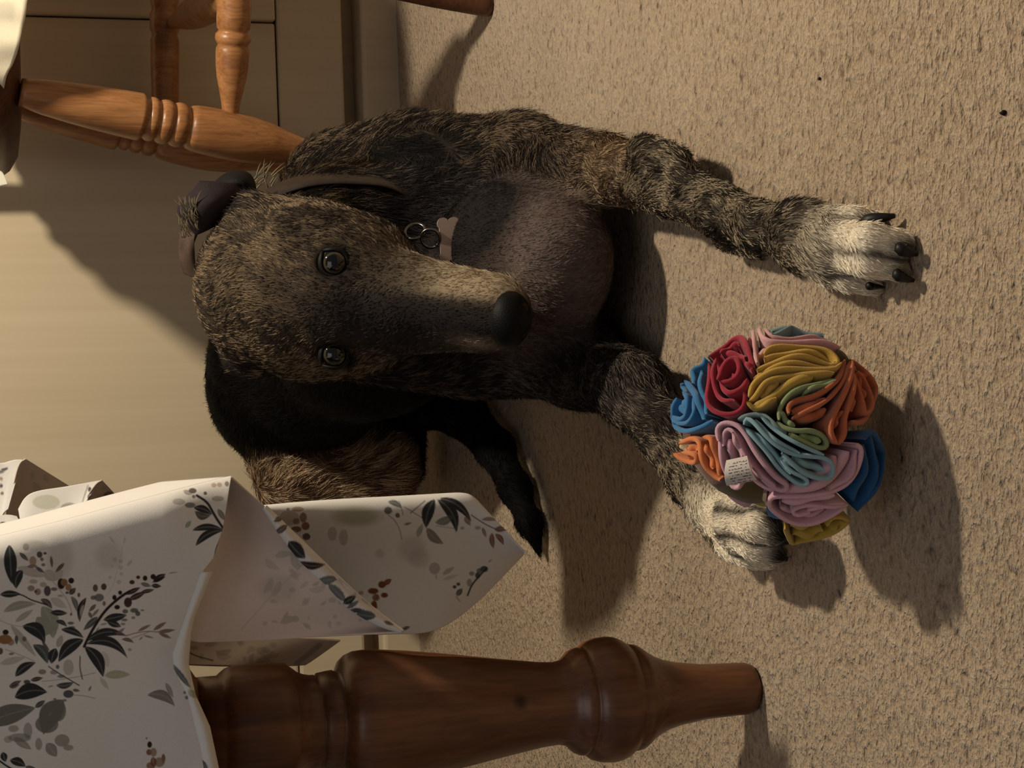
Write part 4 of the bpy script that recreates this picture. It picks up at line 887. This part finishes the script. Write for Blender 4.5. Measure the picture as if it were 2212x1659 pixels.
HLEN = {'torso': .013, 'haunch': .018, 'tail': .010, 'shoulder': .013, 'neck': .013, 'throat': .010, 'chest': .004, 'leg': .0085, 'paw': .0045, 'arm_left': .010, 'head': .0048, 'cheek': .005, 'bridge': .003, 'lip_right': .006, 'lip_left': .006, 'jaw': .007, 'ear': .012}
def coat(P):
    Dm = np.stack([dist(P, p) for p in PR], 1)
    Wt = np.exp(-(Dm - Dm.min(1)[:, None]) / 0.006)
    Wr = np.stack([Wt[:, [i for i, p in enumerate(PR) if p[5] == r]].sum(1) for r in REG], 1); Wr /= Wr.sum(1)[:, None]
    fl = np.stack([p[6] / np.linalg.norm(p[6]) for p in PR]); Fl = (Wt / Wt.sum(1)[:, None]) @ fl
    dark = Wr @ np.stack([lin(PAL[r][0]) for r in REG]); light = Wr @ np.stack([lin(PAL[r][1]) for r in REG])
    frac = Wr @ np.array([PAL[r][2] for r in REG]); hl = Wr @ np.array([HLEN[r] for r in REG])
    # coat markings, with light on the lips and shade between toes painted in
    q = P - HO; u = (q @ ax) / HL; l = q @ right; d = q @ dorsal
    hw_ = Wr[:, [REG.index(r) for r in ('head', 'cheek', 'bridge', 'lip_right', 'lip_left', 'jaw')]].sum(1)
    def put(col, a, lt_=None):
        nonlocal dark, light
        a = np.clip(a, 0, 1)[:, None]; dark = dark * (1 - a) + lin(col) * a; light = light * (1 - a) + (lin(col) * 1.5 if lt_ is None else lin(lt_)) * a
    mid = np.exp(-((l + .003) / .0165) ** 4) * sstep(.30, .56, u) * hw_
    put((30, 26, 25), mid * .95, (52, 46, 43))
    put((160, 141, 114), np.exp(-((u - .87) / .15) ** 2) * sstep(.012, .022, l) * hw_ * .9, (202, 186, 158))  # right lip painted paler, as the side the lamp lights
    put((150, 130, 112), np.exp(-(((u - .90) / .07) ** 2 + ((l + .020) / .006) ** 2)) * hw_ * .7, (200, 184, 172))  # pale line on the left lip: a light reflection painted into the fur
    for e in EYES:
        put((13, 11, 11), np.exp(-(np.linalg.norm(P - e - ax * .004, axis=1) / .0185) ** 4) * .96, (22, 18, 17))
    put((36, 30, 28), np.exp(-(((u - .33) / .07) ** 2 + ((l - .008) / .018) ** 2)) * hw_ * .85, (90, 76, 62))
    pc = proj(P); X_, Y_ = pc[0], pc[1]
    # black breast stripe, armpit, hip: kept on the skin wherever the dog lies
    T3 = lambda x, y, Yd, r: np.exp(-(np.linalg.norm(P - AT(x, y, Yd), axis=1) / r) ** 2)
    put((16, 14, 15), T3(985, 440, 1.36, .055) + T3(1060, 480, 1.33, .042) + T3(900, 430, 1.40, .05), (44, 38, 36))
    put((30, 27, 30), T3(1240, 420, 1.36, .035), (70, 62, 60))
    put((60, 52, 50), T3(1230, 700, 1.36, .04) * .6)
    put((120, 92, 66), T3(1400, 330, 1.25, .05) * .7, (180, 146, 108))
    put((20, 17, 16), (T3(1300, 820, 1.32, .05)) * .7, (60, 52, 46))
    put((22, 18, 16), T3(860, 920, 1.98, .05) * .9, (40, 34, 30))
    td = np.stack([np.minimum(Dm[:, a], Dm[:, b]) for a, b in TOES], 1); ts = np.sort(td, 1)
    pw = Wr[:, REG.index('paw')]
    put((26, 22, 20), np.exp(-((ts[:, 1] - ts[:, 0]) / .0028) ** 2) * (ts[:, 0] < .006) * pw * .95, (60, 52, 46))  # gaps between the toes darkened in colour, standing for shade
    for tx, ty, tz, tr in ((1974, 545, .008, .0125), (1966, 594, .008, .011), (1905, 626, .007, .007), (1694, 1160, .040, .0125), (1692, 1203, .034, .0115), (1676, 1116, .044, .009)):
        put((20, 17, 16), np.exp(-(np.linalg.norm(P - G(tx, ty, tz), axis=1) / tr) ** 4), (34, 30, 28))
    br = vnoise(P, 42, 11) * .55 + vnoise(P, 120, 12) * .45
    frac = np.clip(frac * (0.1 + 1.8 * br), 0, 1)
    return dark, light, frac, hl, Fl, br
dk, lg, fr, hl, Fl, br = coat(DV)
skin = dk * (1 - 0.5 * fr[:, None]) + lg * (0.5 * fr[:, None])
m_skin = tinted('brindle_skin', 0.85, 0.15, 0.35, 700, 0.2)
dog_at = np.array([0.03, 1.5, 0.0])
dog = empty('dog', dog_at, 'brindle greyhound with white toes lying on the carpet and looking up', 'dog')
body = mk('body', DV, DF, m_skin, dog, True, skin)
# ---- coat of short hairs
fn = np.cross(DV[DF[:, 1]] - DV[DF[:, 0]], DV[DF[:, 2]] - DV[DF[:, 0]]); fa = np.linalg.norm(fn, axis=1); fc = DV[DF].mean(1)
fnu = fn / fa[:, None]
vn = np.zeros_like(DV)
for i in range(4): np.add.at(vn, DF[:, i], fn)
vn /= np.linalg.norm(vn, axis=1)[:, None] + 1e-12
tov = CAM - fc; tov /= np.linalg.norm(tov, axis=1)[:, None]
wgt = fa * np.where((fnu * tov).sum(1) > -0.15, 1.0, 0.35)
NH = 230000
pick = rng.choice(len(DF), NH, p=wgt / wgt.sum())
u1, u2 = rng.random(NH), rng.random(NH)
A, B, C, E = (DV[DF[pick, i]] for i in range(4))
root = (A * (1 - u1)[:, None] + B * u1[:, None]) * (1 - u2)[:, None] + (E * (1 - u1)[:, None] + C * u1[:, None]) * u2[:, None]
nrm = vn[DF[pick, 0]] * .5 + vn[DF[pick, 2]] * .5; nrm /= np.linalg.norm(nrm, axis=1)[:, None]
for e in EYES:
    pass
keep = np.min([np.linalg.norm(root - (e + dorsal * .003), axis=1) for e in EYES], 0) > .0135
keep &= np.linalg.norm(root - HP(.985, 0, -.030), axis=1) > .021
keep &= root[:, 2] > .004
root, nrm = root[keep], nrm[keep]; NH = len(root)
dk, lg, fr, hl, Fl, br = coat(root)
Ft = Fl - nrm * (Fl * nrm).sum(1)[:, None]; Ft /= np.linalg.norm(Ft, axis=1)[:, None] + 1e-9
side = np.cross(nrm, Ft)
swirl = (vnoise(root, 28, 21) - .5) * 1.5 + (vnoise(root, 90, 22) - .5) * 0.9
dirn = Ft * np.cos(swirl)[:, None] + side * np.sin(swirl)[:, None] + 0.14 * rng.normal(size=(NH, 3))
lift = 0.16 + 0.12 * rng.random(NH)
Ln = hl * (0.6 + 0.7 * rng.random(NH))
pts = []
for t in (0, .33, .66, 1.0):
    pts.append(root + (dirn * (t * .95) + nrm * ((lift * (t - .62 * t * t)))[:, None]) * Ln[:, None])
pts = np.stack(pts, 1)
pts[:, :, 2] = np.maximum(pts[:, :, 2], .002)
cl_ = vnoise(root + .05 * dirn, 420, 31) * .55 + vnoise(root, 190, 32) * .45
islight = (cl_ + .22 * (rng.random(NH) - .5)) > (.5 + .34 * (1 - 2 * fr))
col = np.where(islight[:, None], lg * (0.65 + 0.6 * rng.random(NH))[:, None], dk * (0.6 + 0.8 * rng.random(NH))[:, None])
cu = D.hair_curves.new('fur'); cu.add_curves([4] * NH)
cu.position_data.foreach_set('vector', (pts - dog_at).astype(np.float32).ravel())
ra_ = cu.attributes.new('radius', 'FLOAT', 'POINT') if 'radius' not in cu.attributes else cu.attributes['radius']
rw = np.where(islight, 0.00026, .00022)[:, None] * np.array([1, .9, .6, .12])[None, :]
ra_.data.foreach_set('value', rw.astype(np.float32).ravel())
ca = cu.attributes.new('hair_tint', 'FLOAT_COLOR', 'CURVE')
ca.data.foreach_set('color', np.c_[col, np.ones(NH)].astype(np.float32).ravel())
kf = M('brindle_hair', 0.6, 0.10); an = kf.n('ShaderNodeAttribute', attribute_name='hair_tint', attribute_type='GEOMETRY'); kf.base(an.outputs['Color'])
cu.materials.append(kf.m)
fo = D.objects.new('fur', cu); sc.collection.objects.link(fo); fo.parent = dog; fo['kind'] = 'stuff'

# ---- eyes
m_eye = tinted('wet_eye', 0.06, 0.6, 0.0, 50, 0.0)
m_lid = plain('black_eyelid', (14, 12, 11), 0.6, 0.2)
def sphere(c, r, zdir, n=24, m_=36):
    x, y, z, _ = frame(np.zeros(3), zdir); th = np.linspace(0.001, np.pi - 0.001, n)[:, None]; ph = np.linspace(0, 2 * np.pi, m_, endpoint=False)[None, :]
    Nn = (np.sin(th) * np.cos(ph))[..., None] * x + (np.sin(th) * np.sin(ph))[..., None] * y + (np.cos(th) + 0 * ph)[..., None] * z
    return c + r * Nn.reshape(-1, 3), grid_faces(n, m_, True), np.repeat(th[:, 0], m_)
for e, lr in zip(EYES, (1, -1)):
    g = CAM - e; g /= np.linalg.norm(g)
    V, f, th = sphere(e - dorsal * .0004, .0122, g)
    c = np.where((th < .60)[:, None], lin((5, 5, 5)), np.where((th < .80)[:, None], lin((66, 60, 42)), lin((10, 8, 7))))
    eo = mk('eye', V, f, m_eye, dog, True, c)
    # almond lids
    wx = ax * .75 - right * lr * .65; wx -= g * (wx @ g); wx /= np.linalg.norm(wx); hx = np.cross(g, wx)
    al = np.radians(np.linspace(-78, 78, 26))[:, None]; tb = np.linspace(0, 1, 9)[None, :]
    for sg in (1, -1):
        b0 = np.radians(50 if sg * (hx @ dorsal) > 0 else 52) * np.cos(al * 90 / 78)
        be = sg * (b0 + (np.radians(115) - b0) * tb)
        dr = g * (np.cos(al) * np.cos(be))[..., None] + wx * (np.sin(al) + 0 * be)[..., None] + hx * (np.cos(al) * np.sin(be))[..., None]
        V = (e - dorsal * .0002) + dr.reshape(-1, 3) * (.0126 + .0009 * np.sin(np.pi * np.minimum(tb * 2.2, 1)) + 0 * al).reshape(-1, 1)
        mk('eyelid', V, grid_faces(26, 9), m_lid, dog, solid=.0012)
# ---- nose leather with nostrils
m_nose = M('wet_black_nose', 0.55, 0.16); m_nose.base((8, 8, 8)); m_nose.bump(m_nose.noise(m_nose.coords(), 900, 2), .5, .0008)
V, f, th = sphere(np.zeros(3), 1.0, ax, 40, 56)
un, ln, dn = V @ ax, V @ right, V @ dorsal
nc = HP(.982, 0, -.029)
rad = np.ones(len(V))
for s in (1, -1):
    rad -= .28 * np.exp(-(((ln - s * .52) / .17) ** 2 + ((dn + .05) / .20) ** 2)) * (un > 0)
rad -= .14 * np.exp(-(ln / .10) ** 2) * sstep(.2, -.6, dn) * (un > 0.2)
V = nc + ax * (un * rad * .0175)[:, None] + right * (ln * rad * .0225)[:, None] + dorsal * (dn * rad * .0195)[:, None]
mk('nose', V, f, m_nose.m, dog)
# mouth line
t = np.linspace(0, 1, 20)
# ---- right ear, folded back, its tip turned out
m_ear = tinted('ear_leather', 0.75, 0.2, 0.4, 500, 0.3)
def ear(P0, prof, col0, label=None):
    V, f = prof; n = vnoise(V, 120, 8)[:, None]
    return mk('ear', V, f, m_ear, dog, True, lin(col0) * (.6 + .8 * n), solid=.003)
def sheet(A, B, Y0, Y1, bulge, n=36, m_=18):
    Q = ruled(A, B, n, m_); s = np.linspace(0, 1, n)[:, None]; t = np.linspace(0, 1, m_)[None, :]
    Yd = Y0 * (1 - t) + Y1 * t - bulge * np.sin(np.pi * t) * np.sin(np.pi * np.clip(s * .8 + .1, 0, 1)) + 0 * s
    return AT(Q[..., 0], Q[..., 1], Yd).reshape(-1, 3), grid_faces(n, m_).tolist()
V, f = sheet([(424, 508), (402, 480), (382, 455), (392, 436), (420, 412), (432, 392)], [(478, 478), (500, 458), (520, 440), (530, 428), (528, 412), (512, 398)], 1.40, 1.405, .018)
eo = ear(None, (V, f), (40, 31, 34)); eo['label'] = 'dark inner face of the folded right ear'
V, f = sheet([(462, 398), (484, 378), (512, 370), (535, 374), (548, 390), (552, 424)], [(505, 406), (515, 404), (522, 404), (526, 408), (528, 415), (530, 426)], 1.425, 1.405, .012)
ear(None, (V, f), (12, 10, 10))
V, f = sheet([(400, 590), (390, 560), (388, 520), (396, 500)], [(424, 600), (420, 570), (418, 530), (424, 506)], 1.42, 1.40, .008)
ear(None, (V, f), (70, 54, 44))
# pale tufts on the ear's edge and on the neck behind it
m_tuft = M('pale_hair', .6, .2); m_tuft.base((120, 110, 88))
def tuft(name, roots, dirs, Ls, w, mat, parent=dog):
    V, f = [], []
    for r, d, L in zip(roots, dirs, Ls):
        v, ff = tube(np.stack([r + d * L * t + np.array([0, 0, -.003]) * t * t for t in (0, .4, .75, 1)]), [w, w * .8, w * .5, w * .08], 5); b = sum(len(x) for x in V)
        V.append(v); f += [[i + b for i in q] for q in ff]
    o = mk(name, np.vstack(V), f, mat, parent); o['kind'] = 'stuff'; return o
R0, D0, L0 = [], [], []
for i in range(70):
    x, y = rng.uniform(388, 432), rng.uniform(440, 520)
    if y > 505 - (x - 388) * .4 + 20: continue
    R0.append(AT(x, y, 1.385)); d = AT(x - 18 + rng.normal() * 8, y - 26 + rng.normal() * 8, 1.385) - R0[-1]; D0.append(d / np.linalg.norm(d)); L0.append(rng.uniform(.006, .014))
tuft('ear_fringe', R0, D0, L0, .0005, m_tuft.m)
R0, D0, L0 = [], [], []
for i in range(20):
    x, y = rng.uniform(548, 590), rng.uniform(372, 412)
    R0.append(AT(x, y, 1.53)); d = AT(x + 10 + rng.normal() * 12, y - 22 + rng.normal() * 6, 1.53) - R0[-1]; D0.append(d / np.linalg.norm(d)); L0.append(rng.uniform(.010, .020))
tuft('neck_tuft', R0, D0, L0, .0008, m_tuft.m)
# ---- claws
m_claw = plain('black_claw', (16, 14, 14), .5, .3)
def claw(p, q, r, za=.016, zb=.006):
    a, b = G(*p, za), G(*q, zb); t = np.linspace(0, 1, 7)[:, None]
    P = a * (1 - t) + b * t + np.array([0, 0, .005]) * np.sin(np.pi * t); V, f = tube(P, np.array([.6, .85, .95, .9, .75, .55, .3]) * r * mm(a), 10); mk('claw', V, f, m_claw, dog)
claw((1868, 482), (1934, 466), 16); claw((1950, 530), (1982, 549), 17, .013, .004); claw((1944, 586), (1974, 606), 15, .013, .004); claw((1884, 616), (1908, 620), 10)
claw((1656, 1108), (1692, 1124), 13, .045, .036); claw((1672, 1152), (1702, 1172), 17, .042, .030); claw((1670, 1192), (1700, 1208), 16, .036, .024)
# ---- collar, rings and bone-shaped tag
m_strap = wood('brown_leather_strap', (34, 26, 21), (44, 33, 27), (54, 41, 33), .5, 2.0, 0, None, .4)
cc_ = AT(722, 556, 1.46); nax = CAM - cc_; nax /= np.linalg.norm(nax); nax = rot(nax, np.array([0, 0, 1.0]), -.30); nax = rot(nax, np.array([1.0, 0, 0]), .18)
xx_, yy2, zz, _ = frame(np.zeros(3), nax)
def neck_r(d):                                        # march out from the collar's centre to the skin
    tt_ = np.linspace(.03, .16, 90); Pn = cc_ + d * tt_[:, None]
    f = np.min([dist(Pn, p) for p in PR if p[5] in ('neck', 'throat', 'torso')], 0); k = np.argmax(f > .001); return tt_[k] if f.max() > .001 else .085
angs = np.linspace(0, 2 * np.pi, 72, endpoint=False)
rads = np.array([neck_r(math.cos(a) * xx_ + math.sin(a) * yy2) for a in angs]); rads = np.clip(rads, .066, .080)
for _ in range(8): rads = (np.roll(rads, 1) + rads + np.roll(rads, -1)) / 3
rows = []
for w_, o_ in ((-.017, 0), (-.018, .0015), (-.016, .0030), (0, .0036), (.016, .0030), (.018, .0015), (.017, 0)):
    rows.append(cc_ + ((rads + o_ + .004)[:, None]) * (np.cos(angs)[:, None] * xx_ + np.sin(angs)[:, None] * yy2) + nax * w_)
V = np.stack(rows, 0).reshape(-1, 3)
collar = mk('collar', V, grid_faces(7, 72, True), m_strap, dog, label='brown leather collar'); collar.modifiers.new('thickness', 'SOLIDIFY').thickness = .002
m_metal = plain('steel_ring', (120, 112, 106), .25, .5, 1.0)
def ring(c, r, nrm_, w, n=40):
    x, y, z, _ = frame(np.zeros(3), nrm_); t = np.linspace(0, 2 * np.pi, n); V, f = tube(c + r * (np.cos(t)[:, None] * x + np.sin(t)[:, None] * y), w, 8); return mk('ring', V, f, m_metal, collar)
rc = AT(897, 500, 1.365); ring(rc, .0085, np.array([.5, -.6, .3]), .0014)
ring(AT(930, 515, 1.355), .0080, np.array([-.3, -.8, .4]), .0013)
m_tag2 = plain('dull_metal_tag', (176, 156, 146), .5, .4, .3)
tq = []
def arc(cx, cy, r, a0, a1, n=12): return [(cx + r * math.cos(a), cy + r * math.sin(a)) for a in np.linspace(a0, a1, n)]
tq = arc(-11, -33, 12, math.pi * .75, math.pi * 1.85) + arc(11, -33, 12, -math.pi * .85, math.pi * .25) + arc(11, 33, 12, -math.pi * .25, math.pi * .85) + arc(-11, 33, 12, math.pi * .15, math.pi * 1.25)
tq = [(971 + 1.06 * (x * .99 + y * .06), 519 + 1.12 * (y * .99 - x * .06)) for x, y in tq]
fr_ = np.array([AT(x, y, 1.352 + (y - 519) * 1.5e-5) for x, y in tq]); n_ = len(fr_); bk = fr_ + np.array([0, .0018, 0])
mk('tag', np.vstack([fr_, bk]), [list(range(n_))[::-1], list(range(n_, 2 * n_))] + [[i, (i + 1) % n_, n_ + (i + 1) % n_, n_ + i] for i in range(n_)], m_tag2, collar, False, label='bone-shaped metal tag')
# ---- small dark crumbs on the carpet
m_crumb = plain('dark_crumb', (26, 20, 16), .8)
for (x, y), r, lb in (((2167, 243), .0016, 'dark crumb on the carpet beyond the outstretched white-toed paw'), ((1770, 170), .0011, 'tiny dark crumb on bare carpet behind the outstretched leg')):
    V, f, th = sphere(G(x, y, r * .8), r, np.array([0, 0, 1.0]), 10, 14); V = V + (vnoise(V, 900, 3) - .5)[:, None] * r * .8
    o = mk('crumb', V, f, m_crumb, label=lb, cat='crumb')
